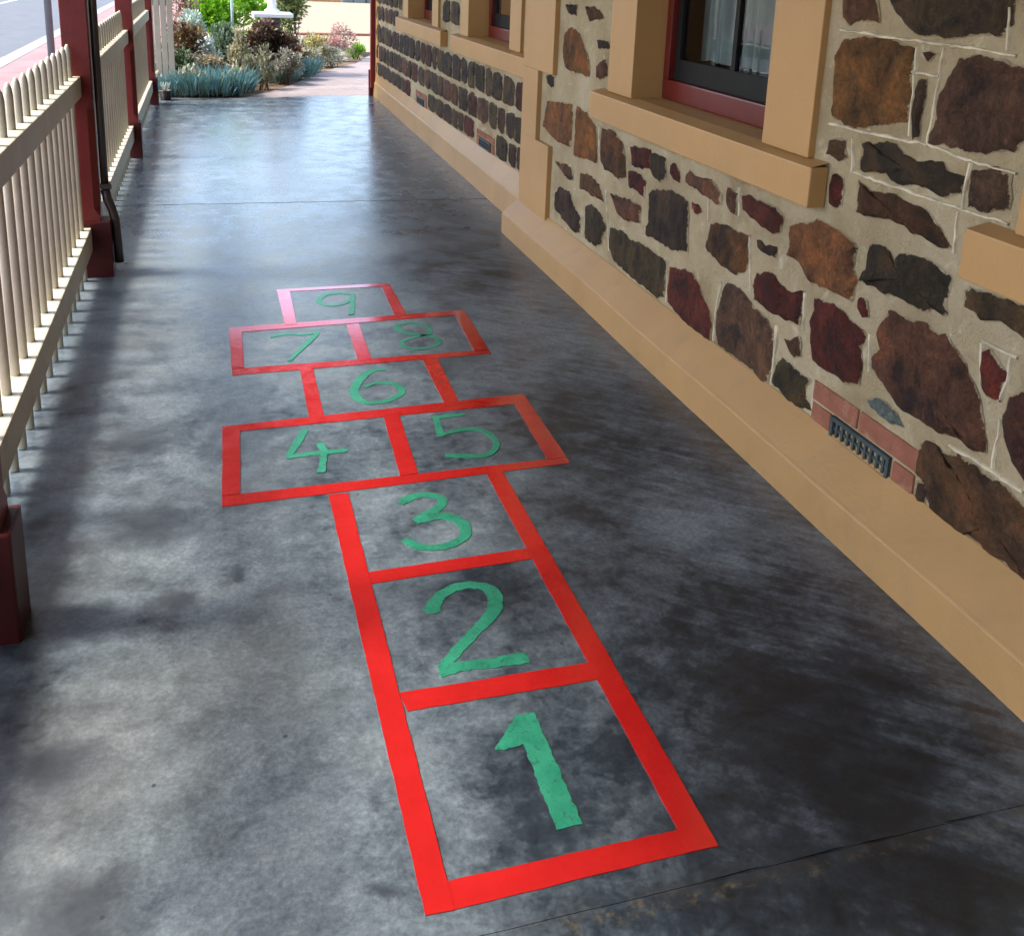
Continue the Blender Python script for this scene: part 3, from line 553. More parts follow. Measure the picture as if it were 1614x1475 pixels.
# near wall (projecting bay)
mb=MB()
NW=[(2.60,4.13,.87,2.45),(-.20,1.72,.87,2.45)]   # behind the window surrounds
facewall(mb,XN,-4,5.42,.10,2.95,NW)
for t,P in STONES: stone(mb,P,t,XN,rnd)
rr=random.Random(5); T1=['rust','brown','maroon','dark','brown','olive','rustdark']
rubble(mb,XN,-4,1.28,.24,.83,rr,.16,.22,.16,.34,.03,T1)
rubble(mb,XN,1.80,2.52,1.62,2.9,rr,.15,.24,.16,.34,.03,T1)
rubble(mb,XN,4.22,4.92,1.44,2.9,rr,.15,.24,.14,.30,.03,T1)
rubble(mb,XN,-4,-.30,.84,2.9,rr,.15,.24,.16,.34,.03,T1)
for Pn in POINTING:
    for a,b in zip(Pn,Pn[1:]):
        d=math.hypot(b[0]-a[0],b[1]-a[1]); n=max(2,int(d/.02)); L=[]
        nx,nz=-(b[1]-a[1])/d,(b[0]-a[0])/d
        for i in range(n+1):
            t=i/n; wob=rnd.uniform(-.0025,.0025); w=.0034+rnd.uniform(-.0014,.0014)
            y=a[0]+(b[0]-a[0])*t+nx*wob; z=a[1]+(b[1]-a[1])*t+nz*wob; L.append((y,z,w))
        vs=[]
        for y,z,w in L: vs+=[(XN+.003,y-nx*w*1.6,z-nz*w*1.6),(XN-.0055,y-nx*w*.7,z-nz*w*.7),(XN-.0055,y+nx*w*.7,z+nz*w*.7),(XN+.003,y+nx*w*1.6,z+nz*w*1.6)]
        mb.add(vs,[(4*i+k,4*i+k+1,4*i+k+5,4*i+k+4) for i in range(n) for k in range(3)],2)
# bricks round the near air vent
for y0,y1,z0,z1 in ((2.205,2.425,.275,.335),(1.945,2.195,.275,.335),(2.325,2.42,.19,.265),(1.95,2.035,.19,.265)):
    mb.box(XN-.006,XN+.02,y0,y1,z0,z1,3,None,.004)
mb.build('wall',[M['mortar'],M['stone'],M['point'],M['brick']],bld)
# far wall, set back a little
XF=1.835
mb=MB()
FWIN=[(5.95,7.38),(8.24,9.68)]
facewall(mb,XF,5.42,11.62,.10,2.95,[(a+.05,b-.05,.9,2.45) for a,b in FWIN])
avoid=[(5.70,7.66,.86,1.02),(5.86,7.48,.9,2.6),(8.0,10.02,.86,1.02),(8.14,9.78,.9,2.6),(6.45,6.95,.2,.38),(8.7,9.2,.2,.38)]
rf=random.Random(9)
rubble(mb,XF,5.46,11.5,.262,.425,rf,.165,.166,.18,.33,.028,['dark','maroon','olive','dark','brown'],avoid)
rubble(mb,XF,5.46,11.5,.43,.62,rf,.19,.191,.18,.33,.028,['dark','darkmaroon','olive','dark','brown'],avoid)
rubble(mb,XF,5.46,11.5,.63,.845,rf,.21,.211,.18,.33,.03,['dark','olive','darkmaroon','dark'],avoid)
rubble(mb,XF,5.46,11.5,.87,2.95,rf,.17,.22,.18,.33,.03,['dark','olive','darkmaroon','brown','dark'],avoid)
for y0,y1,z0,z1 in ((6.71,6.94,.335,.375),(6.47,6.70,.335,.375),(6.86,6.94,.262,.33),(6.47,6.55,.262,.33),(8.98,9.2,.335,.375),(8.72,8.95,.335,.375),(9.12,9.2,.262,.33),(8.72,8.8,.262,.33)):
    mb.box(XF-.006,XF+.02,y0,y1,z0,z1,3,None,.004)
mb.build('wall',[M['mortar'],M['stone'],M['point'],M['brick']],bld)
def vent(y0,y1,z0,z1,x):
    m=MB(); t=.012
    m.box(x-.008,x+.01,y0,y1,z0,z0+t); m.box(x-.008,x+.01,y0,y1,z1-t,z1); m.box(x-.008,x+.01,y0,y0+t,z0+t,z1-t); m.box(x-.008,x+.01,y1-t,y1,z0+t,z1-t)
    n=int((y1-y0)/.026)
    for i in range(1,n):
        y=y0+(y1-y0)*i/n; m.box(x-.004,x+.008,y-.0045,y+.0045,z0+t,z1-t)
    m.box(x-.002,x+.008,y0+t,y1-t,(z0+z1)/2-.004,(z0+z1)/2+.004)
    o=m.build('air_vent',M['ventm'],bld)
    k=MB(); k.box(x+.0085,x+.0095,y0+t,y1-t,z0+t,z1-t); k.build('vent_opening',M['dark'],o)
vent(2.045,2.315,.195,.268,XN-.004); vent(6.56,6.85,.264,.328,XF-.004); vent(8.81,9.11,.264,.328,XF-.004)
# plinths: vertical face and sloping top, one profile swept along the wall
def plinth(mb,stations):
    vs=[];n=8
    for y,xf,xw,zf,zt in stations:
        vs+=[(xf,y,-.05),(xf,y,zf-.006),(xf+.0015,y,zf-.002),(xf+.005,y,zf+.0015),(xf+.010,y,zf+.005),(xw-.004,y,zt),(xw+.04,y,zt+.004),(xw+.04,y,-.05)]
    fs=[(i*n+k,i*n+(k+1)%n,(i+1)*n+(k+1)%n,(i+1)*n+k) for i in range(len(stations)-1) for k in range(n)]
    mb.add(vs,fs); mb.add(vs[:n],[list(range(n))]); mb.add(vs[-n:],[list(range(n))])
mb=MB()
r=random.Random(3)
plinth(mb,[(y,1.600+.012*noise.noise(Vector((y*1.3,0,0)))*.5+.006*max(0,(y-3)/2.5),XN,.122+.006*noise.noise(Vector((y*1.1,5,0))),.212+.004*noise.noise(Vector((y,9,0)))) for y in [-4+.25*i for i in range(38)]+[5.46]])
mb.build('plinth',M['plinth'],bld)
mb=MB()
plinth(mb,[(y,1.742+.0115*(y-5.5)+.005*noise.noise(Vector((y*1.1,3,0))),XF,.165+.004*noise.noise(Vector((y,1,0))),.262) for y in [5.4+.25*i for i in range(25)]+[11.62]])
mb.build('plinth',M['plinth'],bld)
# quoin at the corner of the projecting bay
mb=MB()
zq=[(.16,.597,4.945),(.597,.972,5.168),(.972,1.352,4.93),(1.352,1.73,5.168),(1.73,2.1,4.93),(2.1,2.48,5.168),(2.48,2.95,4.93)]
for a,b,y in zq: mb.box(1.694,1.90,y,5.436,a,b-.0005,0,None,.003)
mb.build('quoin',M['ochre'],bld)
mb=MB()
for a,b,y in [(.2,.58,11.30),(.58,.95,11.40),(.95,1.33,11.30),(1.33,1.7,11.40),(1.7,2.95,11.30)]: mb.box(XF-.008,XF+.15,y,11.555,a,b-.0005,0,None,.003)
mb.build('quoin',M['ochre'],bld)
# windows
def window(y0,y1,xw,zs,ysill0,ysill1,pw,depth,label,zt=2.3,seed=0,sash_lo=.085,mull=True):
    """opening y0..y1 (inner), pilasters of width pw, wall plane xw"""
    r=random.Random(seed)
    xp=xw-.022; xb=xw+depth
    w=MB()
    w.box(xp,xb+.05,y0-pw,y0,zs,zt,0,None,.004); w.box(xp,xb+.05,y1,y1+pw,zs,zt,0,None,.004)
    w.box(xp-.002,xb+.05,y0-pw-.002,y1+pw+.002,zt,zt+.24,0,None,.005)
    W=w.build('window',M['ochre'],bld); W['label']=label
    s=MB(); s.box(xw-.062,xw-.001,ysill0,ysill1,zs-.132,zs-.012,0,None,.005)
    # sloping top of the sill
    s.add([(xw-.060,ysill0+.004,zs-.0125),(xw-.060,ysill1-.004,zs-.0125),(xw+.002,ysill1-.004,zs+.001),(xw+.002,ysill0+.004,zs+.001)],[(0,1,2,3)])
    s.add([(xw+.002,y0-.004,zs+.001),(xw+.002,y1+.004,zs+.001),(xb+.05,y1+.004,zs+.004),(xb+.05,y0-.004,zs+.004)],[(0,1,2,3)])
    s.build('sill',M['ochre'],W)
    f=MB(); fx0,fx1=xb-.008,xb+.055; t=.05
    f.box(fx0,fx1,y0+.002,y1-.002,zs+.005,zs+.088,0,None,.006)
    f.box(fx0,fx1,y0+.002,y0+t,zs+.088,zt-.002,0,None,.004); f.box(fx0,fx1,y1-t,y1-.002,zs+.088,zt-.002,0,None,.004)
    f.box(fx0+.001,fx1,y0+t,y1-t,zt-.06,zt-.002)
    f.build('frame',M['window_red'],W)
    g=MB(); gx=xb+.02
    g.box(gx,gx+.03,y0+t+.001,y1-t-.001,zs+.089,zs+.089+sash_lo); g.box(gx,gx+.03,y0+t+.001,y0+t+.04,zs+.089+sash_lo,zt-.06); g.box(gx,gx+.03,y1-t-.04,y1-t-.001,zs+.089+sash_lo,zt-.06)
    yc=(y0+y1)/2
    if mull: g.box(gx+.002,gx+.028,yc-.014,yc+.014,zs+.089+sash_lo,zt-.06)
    g.box(gx-.005,gx+.03,y0+t+.002,y1-t-.002,1.62,1.66)
    g.build('sash',M['sash'],W)
    p=MB(); p.add([(gx+.012,y0+t,zs+.09),(gx+.012,y1-t,zs+.09),(gx+.012,y1-t,zt-.05),(gx+.012,y0+t,zt-.05)],[(0,1,2,3)])
    p.build('pane',M['glass'],W)
    c=MB()
    for a,b in ((y0-.15,y1-.02),):
        n=110; vs=[]
        for i in range(n+1):
            y=a+(b-a)*i/n; dx=.014*math.sin(i*1.15+seed)+.008*math.sin(i*.47)
            vs+=[(gx+.13+dx,y,zs+.17+.004*math.sin(i*.7)),(gx+.13+dx*1.1,y,zt)]
        c.add(vs,[(2*i,2*i+1,2*i+3,2*i+2) for i in range(n)],0,None,True)
    c.build('curtain',M['curtain'],W)
    d=MB(); d.box(gx+.04,gx+1.6,y0-.3,y1+.3,zs-.3,zt+.2)
    # room interior: open towards the pane
    d.f=[q for q in d.f if not all(abs(d.v[i][0]-(gx+.04))<1e-6 for i in q)]; d.m=d.m[:5]; d.c=d.c[:5]; d.sm=d.sm[:5]
    d.build('room',M['dark'],W,recalc=False)
window(2.838,3.912,XN,.985,2.485,4.285,.268,.125,'wide window with lace curtain above the middle ochre sill',seed=1)
window(.10,1.47,XN,.972,.0,1.847,.27,.125,'window at the near end of the wall, only its sill corner showing',seed=2)
window(6.14,7.21,XF,1.0,5.66,7.61,.235,.14,'window beyond the corner quoin, nearer of the two',seed=3)
window(8.46,9.54,XF,1.0,7.95,9.985,.235,.14,'window farthest along the wall beside the garden end',seed=4)
# wall behind: return face at corner and back mass so no light leaks, plus end wall added to cut light from behind the camera
mb=MB(); mb.box(3.6,3.7,-4,11.6,0,2.95); mb.box(1.84,3.6,-4.05,-4,0,2.95); mb.box(1.99,3.6,11.6,11.65,-.2,2.95); mb.box(-.7,1.95,-12.2,-12.0,0,2.95); mb.box(1.75,1.85,-12,-4,0,2.95); mb.build('back_wall_and_light_block',M['mortar'],bld)
# verandah roof, run on unseen behind the camera to cut light from there
roof=thing('verandah_roof','verandah roof of boards and iron over the floor','roof',(.5,4,2.9))
mb=MB()
for i in range(30):
    x0=-.95+i*.093; z0=2.52+.16*(x0+.95); mb.add([(x0,-12,z0),(x0+.089,-12,z0+.0142),(x0+.089,11.7,z0+.0142),(x0,11.7,z0)],[(0,1,2,3)])
mb.build('ceiling_boards',M['ceiling'],roof)
mb=MB(); mb.add([(-1.05,-12.1,2.60),(1.9,-12.1,3.08),(1.9,11.8,3.08),(-1.05,11.8,2.60)],[(0,1,2,3)]); mb.add([(-1.05,-12.1,2.57),(1.9,-12.1,3.05),(1.9,11.8,3.05),(-1.05,11.8,2.57)],[(3,2,1,0)]); mb.build('roof_sheet',M['iron'],roof)
mb=MB(); mb.box(-.64,-.53,-12,11.6,2.38,2.56); mb.build('beam',M['red_paint'],roof)
mb=MB(); mb.tube([(-1.08,-12.1,2.55),(-1.08,11.8,2.55)],.06,10); mb.build('gutter',M['iron'],roof)

# ------------------------------------------------------------------ verandah posts
PX0,PX1=-.632,-.512
PY=[2.16,4.93,7.98,10.90]
PL=['dark red verandah post nearest the viewer, only its base block in view','dark red verandah post with a downpipe on its side','dark red verandah post between the second and third fence bays','dark red verandah post at the garden end of the fence']
def post(y,label,dx,bx):
    t=thing('verandah_post',label,'post',(-.57,y,0),'verandah posts along the picket fence')
    b=MB(); b.box(bx[0],bx[1],y-.010,y+.125,-.01,.272,0,None,.006); b.build('base_block',M['base_red_shaded'],t)
    s=MB(); 
    # square shaft with chamfered middle between stops
    def ring(z,c): 
        x0,x1,y0,y1=PX0+.006+dx,PX1+dx,y,y+.112
        return [(x0+c,y0,z),(x1-c,y0,z),(x1,y0+c,z),(x1,y1-c,z),(x1-c,y1,z),(x0+c,y1,z),(x0,y1-c,z),(x0,y0+c,z)]
    zs=[(.268,.003),(.30,.003),(.335,.028),(.80,.028),(.845,.003),(1.2,.003),(2.45,.003)]
    vs=[];
    for z,c in zs: vs+=ring(z,c)
    s.add(vs,[(i*8+k,i*8+(k+1)%8,(i+1)*8+(k+1)%8,(i+1)*8+k) for i in range(len(zs)-1) for k in range(8)]); s.add(vs[-8:],[list(range(8))])
    s.build('shaft',M['red_paint'],t)
    return t
for y,l,dx,bx in zip(PY,PL,(.036,-.004,-.016,-.022),((-.60,-.452),(-.615,-.474),(-.615,-.507),(-.63,-.513))): post(y,l,dx,bx)
# downpipe on the second post
dp=thing('downpipe','thin dark downpipe with a kicked-out shoe on the side of a verandah post','downpipe',(-.48,5.0,0))
mb=MB(); mb.tube([(-.494,4.985,2.5),(-.494,4.985,1.3),(-.494,4.985,.40)],.018,12); mb.build('pipe',M['pipe'],dp)
mb=MB(); mb.tube([(-.494,4.985,.415),(-.487,4.984,.37),(-.472,4.98,.33),(-.457,4.975,.27),(-.452,4.972,.15),(-.450,4.97,.06)],[.022,.022,.021,.021,.021,.022],12); mb.build('shoe',M['pipe'],dp)
mb=MB(); mb.box(-.514,-.462,4.96,5.01,1.55,1.575,0,None,.003); mb.build('bracket',M['pipe'],dp)
mb=MB(); mb.box(-.513,-.463,4.961,5.009,.42,.445,0,None,.003); mb.build('bracket',M['pipe'],dp)
# ------------------------------------------------------------------ picket fence bays
FL=['cream picket fence bay nearest the viewer','cream picket fence bay just past the second post','cream picket fence bay ending at the garden','cream picket fence bay behind the nearest post']
def bay(y0,y1,label,phase):
    t=thing('picket_fence',label,'fence',(-.6,(y0+y1)/2,0),'picket fence bays between the posts')
    mb=MB(); mb.box(-.642,-.560,y0,y1,.858,.952,0,None,.006); mb.build('top_rail',M['cream'],t)
    mb=MB(); mb.box(-.642,-.560,y0,y1,.132,.246,0,None,.006); mb.build('bottom_rail',M['cream'],t)
    proto=None; y=phase
    while y<y1-.03:
        if y>y0+.03:
            if proto is None:
                m=MB(); rr=.0140
                m.tube([(-.601,y,.004),(-.601,y,1.06),(-.601,y,1.082),(-.601,y,1.098)],[rr,rr,rr*.82,rr*.3],10)
                proto=m.build('picket',M['cream'],t); py=y
            else:
                c=proto.copy(); COL.objects.link(c); c.parent=t; c.matrix_parent_inverse=proto.matrix_parent_inverse.copy(); c.location=proto.location+Vector((0,y-py,0))
        y+=.1445
for i,(a,b) in enumerate(((2.287,4.932),(5.043,7.982),(8.093,10.902),(-1.2,2.152))):
    bay(a,b,FL[i],{0:2.415,1:5.10,2:8.15,3:-1.1}[i])
# ------------------------------------------------------------------ end of the verandah
mb=MB(); mb.box(1.776,1.834,11.565,11.64,.10,2.7,0,None,.005)
ep=thing('end_post','dark red post at the far end of the stone wall','post',(1.805,11.6,0)); mb.build('shaft',M['red_paint'],ep)
mb=MB(); mb.box(1.766,1.838,11.625,11.70,-.02,.30,0,None,.005); mb.build('base_block',M['base_red_shaded'],ep)
gt=thing('cream_gate','cream painted board gate standing behind the last verandah post','gate',(-.5,11.95,0))
for i in range(5):
    m=MB(); x=-.70+.068*i; m.box(x,x+.062,11.90,11.922,.06,1.25,0,None,.004); m.build('board',M['cream'],gt)
m=MB(); m.box(-.70,-.364,11.923,11.96,.25,.33); m.build('rail',M['cream'],gt)
m=MB(); m.box(-.70,-.364,11.923,11.96,.95,1.03); m.build('rail',M['cream'],gt)
# street furniture
sp=thing('street_pole','dark grey steel pole standing on the footpath beyond the fence','pole',(-1.91,14,-.12))
m=MB(); m.tube([(-1.91,14,-.12),(-1.91,14,4.2)],[.046,.042],14); m.build('shaft',M['pole'],sp)
m=MB(); m.lathe([(.085,-.12),(.085,-.09),(.055,-.07)],-1.91,14,16); m.build('base_flange',M['pole'],sp)
gp=thing('garden_stake','thin pale green metal stake in front of the lime bush','stake',(.32,14.2,0))
m=MB(); m.tube([(.32,14.2,-.05),(.32,14.2,1.7)],.017,10); m.build('shaft',M['palepole'],gp)
m=MB(); m.lathe([(.0,1.70),(.022,1.70),(.022,1.72),(.008,1.74)],.32,14.2,10); m.build('cap',M['palepole'],gp)
bb=thing('birdbath','white birdbath column on a wide slab rising from the shrubs','birdbath',(.83,14,0))
m=MB(); m.box(.73,.93,13.9,14.1,-.05,.742,0,None,.01); m.build('plinth_block',M['bluestone'],bb)
m=MB(); m.box(.575,1.09,13.75,14.26,.744,.80,0,None,.012); m.build('slab',M['white'],bb)
m=MB(); m.lathe([(.10,.80),(.10,.83),(.06,.86),(.052,.95),(.045,1.1),(.055,1.25),(.09,1.3)],.83,14,20); m.build('column',M['white'],bb)
m=MB(); m.lathe([(.05,1.30),(.2,1.33),(.30,1.40),(.31,1.42),(.27,1.41),(.1,1.36)],.83,14,24); m.build('bowl',M['white'],bb)
lp=thing('plant_pot','small black pot with a pale plant at the foot of the last post','plant pot',(-.46,11.3,0))
m=MB(); m.lathe([(.052,0),(.064,.09),(.07,.095),(.07,.105),(.058,.105),(.055,.09)],-.455,11.28,16); m.build('pot',M['pipe'],lp)
# far low walls
sw=thing('low_stone_wall','low blue-grey stone wall at the back of the gravel yard','wall',(7,39,0))
m=MB()
rs=random.Random(4)
for rrow in range(3):
    x=4.9
    while x<11:
        w=rs.uniform(.35,.7); m.box(x,x+w-.02,39+rs.uniform(-.03,.03),39.5,rrow*.3-.02,rrow*.3+.28,0,None,.03); x+=w
m.build('stonework',M['bluestone'],sw)
ow=thing('brick_planter','orange brick planter edge at the back of the gravel yard','planter',(4.3,39.5,0))
m=MB()
for rrow in range(5):
    for i in range(5): m.box(3.7+i*.235+(.11 if rrow%2 else 0),3.7+i*.235+.225+(.11 if rrow%2 else 0),39.2,39.31,rrow*.085-.02,rrow*.085+.055,0,None,.006)
m.build('brickwork',M['orange'],ow)
# ------------------------------------------------------------------ garden plants
def leafquad(vs,fs,p,d,l,w,r,bend=.25):
    d=d.normalized(); s=d.cross(Vector((r.uniform(-1,1),r.uniform(-1,1),r.uniform(.2,1)))).normalized(); u=s.cross(d)
    o=len(vs); m=p+d*l*.5+u*l*bend*.3; e=p+d*l-u*l*bend*.3
    vs+= [p-s*w*.12,p+s*w*.12,m+s*w*.5,e,m-s*w*.5]; fs+=[(o,o+1,o+2,o+4),(o+4,o+2,o+3)]
def shrub(name,label,cat,c,rx,ry,z0,z1,n,l,w,cols,r,flowers=None,group=None,upright=0.,clumps=9,trans=.25,stemc='bark'):
    t=thing(name,label,cat,(c[0],c[1],-.01),group)
    z0*=.6; zc=(z0+z1)/2; rz=(z1-z0)/2; rx*=1.15
    cl=[]
    for i in range(clumps):
        while True:
            q=Vector((r.uniform(-1,1),r.uniform(-1,1),r.uniform(-1,1)))
            if q.length<1: break
        cl.append(Vector((c[0]+q.x*rx*.85,c[1]+q.y*ry*.72,zc+q.z*rz*.82)))
    st=MB()
    for k in cl:
        b=Vector((c[0]+r.uniform(-.4,.4)*rx,c[1]+r.uniform(-.4,.4)*ry,-.03)); mid=b.lerp(k,.55)+Vector((r.uniform(-.03,.03),r.uniform(-.03,.03),.03))
        st.tube([b,mid,k],[.006,.004,.002],5)
    st.build('stems',M[stemc],t)
    vs=[];fs=[]
    cr=.55/ (clumps**.33)*1.5
    for i in range(int(n*1.5)):
        k=r.choice(cl)
        q=Vector((r.gauss(0,1),r.gauss(0,1),r.gauss(0,1))); q=q.normalized()*(r.random()**.45)
        p=k+Vector((q.x*rx*cr,q.y*ry*cr,q.z*rz*cr))
        if p.z<.0: p.z=abs(p.z)
        d=q+Vector((0,0,.35+upright*2.))+Vector((r.uniform(-.4,.4),r.uniform(-.4,.4),r.uniform(-.3,.3)))
        leafquad(vs,fs,p,d,l*r.uniform(.6,1.3),w*r.uniform(.7,1.2),r)
    m=MB(); m.add(vs,fs); m.build('foliage',mat_leaf(name+'_leaf',cols,trans=trans),t,recalc=False)
    if flowers:
        fc,nf,fl=flowers; vs=[];fs=[]
        for i in range(nf):
            k=r.choice(cl); q=Vector((r.gauss(0,1),r.gauss(0,1),abs(r.gauss(.5,.8)))).normalized()
            p=k+Vector((q.x*rx*cr*1.05,q.y*ry*cr*1.05,q.z*rz*cr*1.1))
            for j in range(5):
                a=j*1.2566+r.uniform(-.2,.2); leafquad(vs,fs,p,Vector((math.cos(a),math.sin(a),.6)),fl,fl*.7,r)
        m=MB(); m.add(vs,fs); m.build('flowers',mat_leaf(name+'_petal',fc,trans=.35),t,recalc=False)
    return t
def chalk(c,rad,h,label,r,n=170):
    t=thing('blue_succulent',label,'succulent',(c[0],c[1],0),'blue succulents edging the garden bed')
    vs=[];fs=[]
    for i in range(n):
        a=r.uniform(0,6.283); q=math.sqrt(r.random())*rad; b=Vector((c[0]+q*math.cos(a),c[1]+q*math.sin(a)*.8,r.uniform(-.01,.35)*h))
        lean=Vector((math.cos(a)*q/rad*.55+r.uniform(-.25,.25),math.sin(a)*q/rad*.55+r.uniform(-.25,.25),1)).normalized()
        L=h*r.uniform(.45,.85); w=.0085*r.uniform(.8,1.2)
        s=lean.orthogonal().normalized(); u=lean.cross(s); o=len(vs)
        for f_,ww in ((0,.6),(.55,1.),(1,.25)):
            for k in range(4):
                an=k*math.pi/2; vs.append(b+lean*L*f_+Vector((0,0,-.02*f_*f_))+(s*math.cos(an)+u*math.sin(an))*w*ww)
        for g_ in (0,1):
            for k in range(4): fs.append((o+g_*4+k,o+g_*4+(k+1)%4,o+g_*4+4+(k+1)%4,o+g_*4+4+k))
    m=MB(); m.add(vs,fs); m.build('leaves',BLUE,t,recalc=False)
    s=MB()
    for i in range(5):
        a=i*1.26; s.tube([(c[0],c[1],-.03),(c[0]+rad*.5*math.cos(a),c[1]+rad*.4*math.sin(a),h*.25)],[.007,.004],5)
    s.build('stems',M['bark'],t)
BLUE=mat_leaf('blue_succulent_leaf',[(.12,.27,.31),(.17,.34,.36),(.24,.40,.36),(.14,.28,.24)],trans=.1)
G=random.Random(21)
for (x,y,rad,h,l) in [(-.42,11.66,.17,.26,'blue-grey finger-leaved succulent clump beside the last post'),(-.16,11.64,.2,.30,'blue-grey succulent clump second from the last post at the floor edge'),(.08,11.66,.2,.30,'blue-grey succulent clump in the middle of the floor edge'),(.28,11.72,.17,.27,'blue-grey succulent clump where the path leaves the floor edge'),(-.02,12.0,.24,.31,'blue-grey succulent clump behind the front row on the left'),(.32,12.08,.18,.30,'blue-grey succulent clump behind the front row near the path'),
    (.88,12.95,.17,.28,'blue-grey succulent clump on the curved path edge, lower one'),(1.10,13.35,.18,.29,'blue-grey succulent clump on the curved path edge, middle one'),(1.24,13.75,.16,.27,'blue-grey succulent clump on the curved path edge, upper one')]:
    chalk((x,y),rad,h,l,G,230)
shrub('stem_plant','pale green plant with brown lower stems between the blue succulents','plant',(.62,12.3),.17,.17,.03,.48,420,.06,.022,[(0.230,0.216,0.135),(0.135,0.176,0.081),(0.297,0.270,0.176),(0.095,0.081,0.047)],G,upright=.6)
shrub('burgundy_shrub','dark burgundy and olive shrub in front of the birdbath','shrub',(.72,13.3),.40,.26,.20,.74,1500,.065,.04,[(0.068,0.030,0.030),(0.121,0.068,0.041),(0.047,0.027,0.030),(0.149,0.121,0.041),(0.189,0.095,0.068)],G,clumps=16)
shrub('brown_shrub','brown and orange leaved shrub by the cream gate','shrub',(-.28,12.6),.19,.18,.30,.74,620,.06,.035,[(0.135,0.074,0.047),(0.230,0.149,0.054),(0.081,0.047,0.041),(0.270,0.176,0.041)],G)
shrub('green_shrub','dark green shrub at the foot of the brown shrub','shrub',(-.40,12.2),.17,.17,.10,.52,520,.07,.025,[(0.041,0.081,0.034),(0.081,0.135,0.054),(0.121,0.162,0.081)],G)
shrub('lime_bush','bright lime green bush at the back of the garden bed','bush',(.26,15.5),.56,.4,.30,1.45,2600,.085,.045,[(0.216,0.486,0.020),(0.324,0.620,0.027),(0.135,0.351,0.016),(0.405,0.620,0.068)],G,clumps=24,trans=.4)
shrub('olive_bush','dark olive bush behind the birdbath','bush',(1.28,16.8),.28,.3,.15,1.5,1500,.075,.035,[(0.108,0.149,0.041),(0.189,0.230,0.068),(0.270,0.284,0.095),(0.068,0.095,0.027)],G,clumps=18)
shrub('silver_plant','silvery white leaved plant in the middle of the bed','plant',(-.01,13.2),.15,.14,.20,.56,420,.08,.035,[(0.540,0.620,0.567),(0.405,0.513,0.446),(0.620,0.620,0.620)],G)
shrub('peach_flowers','low peach flowering plant behind the blue succulents','plant',(-.06,12.35),.24,.16,.12,.42,520,.05,.02,[(0.216,0.230,0.149),(0.324,0.297,0.216),(0.162,0.176,0.108)],G,flowers=([(.62,.36,.22),(.60,.42,.30),(.66,.34,.12)],70,.022))
shrub('sage_plant','grey green upright plant behind the peach flowers','plant',(.17,13.8),.18,.16,.12,.78,700,.075,.03,[(0.108,0.189,0.095),(0.176,0.257,0.149),(0.243,0.297,0.203)],G,upright=.5)
shrub('cream_plant','cream and pale green plant between the sage and burgundy shrubs','plant',(.36,13.1),.12,.12,.15,.62,360,.06,.03,[(0.459,0.432,0.257),(0.567,0.513,0.351),(0.297,0.324,0.162)],G,upright=.4)
shrub('pink_bush','pinkish leaved bush beside the cream gate at the back','bush',(-.30,14.2),.2,.2,.45,1.3,640,.06,.03,[(0.432,0.257,0.203),(0.324,0.189,0.149),(0.486,0.351,0.257)],G)
shrub('grey_bush','pale grey-green bush below the pinkish bush','bush',(-.18,13.6),.17,.16,.35,.86,520,.06,.03,[(0.378,0.472,0.392),(0.486,0.567,0.486),(0.270,0.365,0.270)],G)
shrub('yellow_flowers','yellow flowering plant near the path bend','plant',(1.5,15.0),.22,.2,.06,.46,520,.06,.022,[(0.270,0.257,0.108),(0.405,0.365,0.135),(0.189,0.203,0.095)],G,flowers=([(.62,.42,.07),(.60,.48,.16)],70,.03))
shrub('pink_flowers','pink flowering plant at the right end of the bed','plant',(1.94,16.0),.25,.2,.10,.58,420,.05,.02,[(0.405,0.297,0.243),(0.486,0.324,0.297),(0.270,0.270,0.162)],G,flowers=([(.62,.22,.24),(.66,.32,.32),(.58,.20,.18)],130,.03))
shrub('grey_plant','low grey and beige plant on the path edge under the pink flowers','plant',(1.72,15.0),.25,.17,.0,.28,620,.05,.02,[(0.378,0.365,0.284),(0.486,0.459,0.365),(0.270,0.270,0.189)],G)
shrub('beige_plant','low beige plant between the yellow flowers and the blue succulents','plant',(1.36,14.3),.18,.15,.0,.33,460,.05,.02,[(0.405,0.378,0.257),(0.297,0.297,0.189),(0.486,0.446,0.338)],G)
shrub('grass_tuft','small bright green tuft at the far tip of the bed','grass',(2.27,16.3),.13,.12,.0,.18,520,.09,.012,[(0.203,0.405,0.041),(0.284,0.513,0.068),(0.135,0.297,0.027)],G,upright=1.2,trans=.35)
shrub('mauve_plant','mauve and green plant between the succulents and the burgundy shrub','plant',(.92,12.75),.2,.15,.05,.40,520,.055,.02,[(0.270,0.230,0.203),(0.189,0.216,0.135),(0.351,0.297,0.270)],G)
vs=[];fs=[]
for i in range(26):
    a=G.uniform(0,6.28); leafquad(vs,fs,Vector((-.455+.02*math.cos(a),11.28+.02*math.sin(a),.10)),Vector((.35*math.cos(a),.35*math.sin(a),1)),.10,.014,G)
m=MB(); m.add(vs,fs); m.build('leaves',mat_leaf('pale_leaf',[(.40,.44,.38),(.5,.52,.46)]),lp,recalc=False)
gc=MB(); pal=[(.20,.26,.10),(.30,.30,.20),(.36,.30,.22),(.14,.22,.08),(.34,.36,.30),(.40,.28,.24)]
vs=[];fs=[]
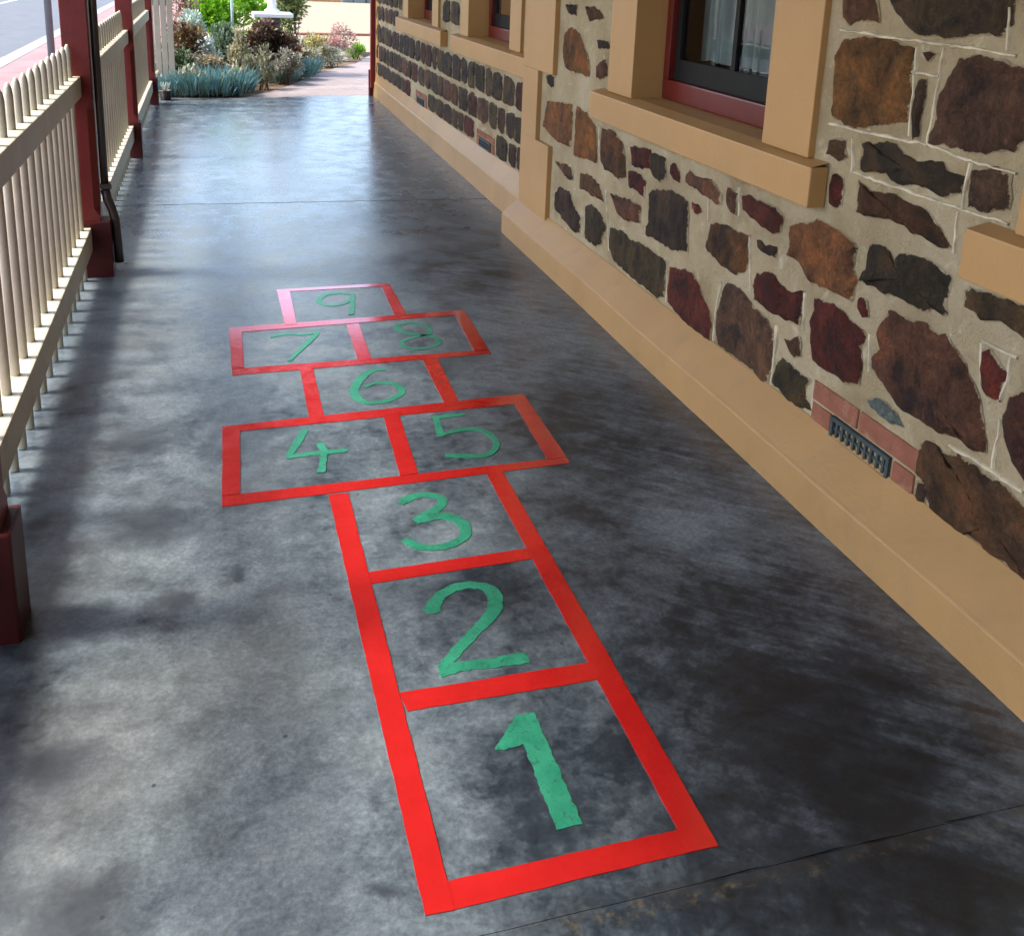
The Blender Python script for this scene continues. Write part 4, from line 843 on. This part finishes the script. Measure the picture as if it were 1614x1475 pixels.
for i in range(9500):
    y=11.6+G.random()*6.2; xr=.3+ (y-11.5)*.40 if y<16.6 else 2.3
    x=-.62+(xr-.12+.62)*G.random()
    hh=.08+.26*abs(noise.noise(Vector((x*2.3,y*2.3,3))))*2
    leafquad(vs,fs,Vector((x,y,G.random()*hh)),Vector((G.uniform(-.7,.7),G.uniform(-.7,.7),1)),G.uniform(.05,.10),.035,G)
gc.add(vs,fs); tag(gc.build('ground_cover',mat_leaf('ground_cover_leaf',pal),recalc=False),'low mixed green and grey ground cover filling the garden bed','ground cover',kind='stuff')
# ------------------------------------------------------------------ light
SUN_EL=math.radians(54); SUN_AZ=math.radians(-82)
w=bpy.data.worlds.new('World'); scene.world=w; w.use_nodes=True
nt=w.node_tree; bg=nt.nodes['Background']; sk=nt.nodes.new('ShaderNodeTexSky'); sk.sky_type='NISHITA'; sk.sun_disc=False
sk.sun_elevation=SUN_EL; sk.sun_rotation=SUN_AZ; sk.air_density=1.0; sk.dust_density=2.0; sk.ozone_density=.7
nt.links.new(sk.outputs[0],bg.inputs[0]); bg.inputs[1].default_value=.15
L=bpy.data.lights.new('sun','SUN'); L.energy=1.7; L.angle=math.radians(11); L.color=(1,.95,.87)
so=bpy.data.objects.new('sun',L); COL.objects.link(so); so.location=(-6,2,8)
d=Vector((-math.sin(SUN_AZ)*math.cos(SUN_EL),-math.cos(SUN_AZ)*math.cos(SUN_EL),-math.sin(SUN_EL)))
so.rotation_euler=d.to_track_quat('-Z','Y').to_euler()
# ------------------------------------------------------------------ camera
cam=bpy.data.cameras.new('camera'); co=bpy.data.objects.new('camera',cam); COL.objects.link(co)
cam.sensor_fit='HORIZONTAL'; cam.sensor_width=36; cam.lens=35.2416; cam.shift_y=-.22639; cam.clip_end=1000; cam.clip_start=.05
R3=Matrix(((.9583412702995735,.03843730347790497,-.2830275310671158),(-.2831437204056929,.2581912719376191,-.923670341999816),(.03757184099059543,.9653288770137263,.25831863263805716)))
co.matrix_world=Matrix.Translation((0,0,1.5))@R3.to_4x4()
scene.camera=co
scene.view_settings.view_transform='Standard'; scene.view_settings.look='None'; scene.view_settings.gamma=1; scene.view_settings.exposure=2.2
scene.render.resolution_x=1024; scene.render.resolution_y=935
scene.cycles.max_bounces=6
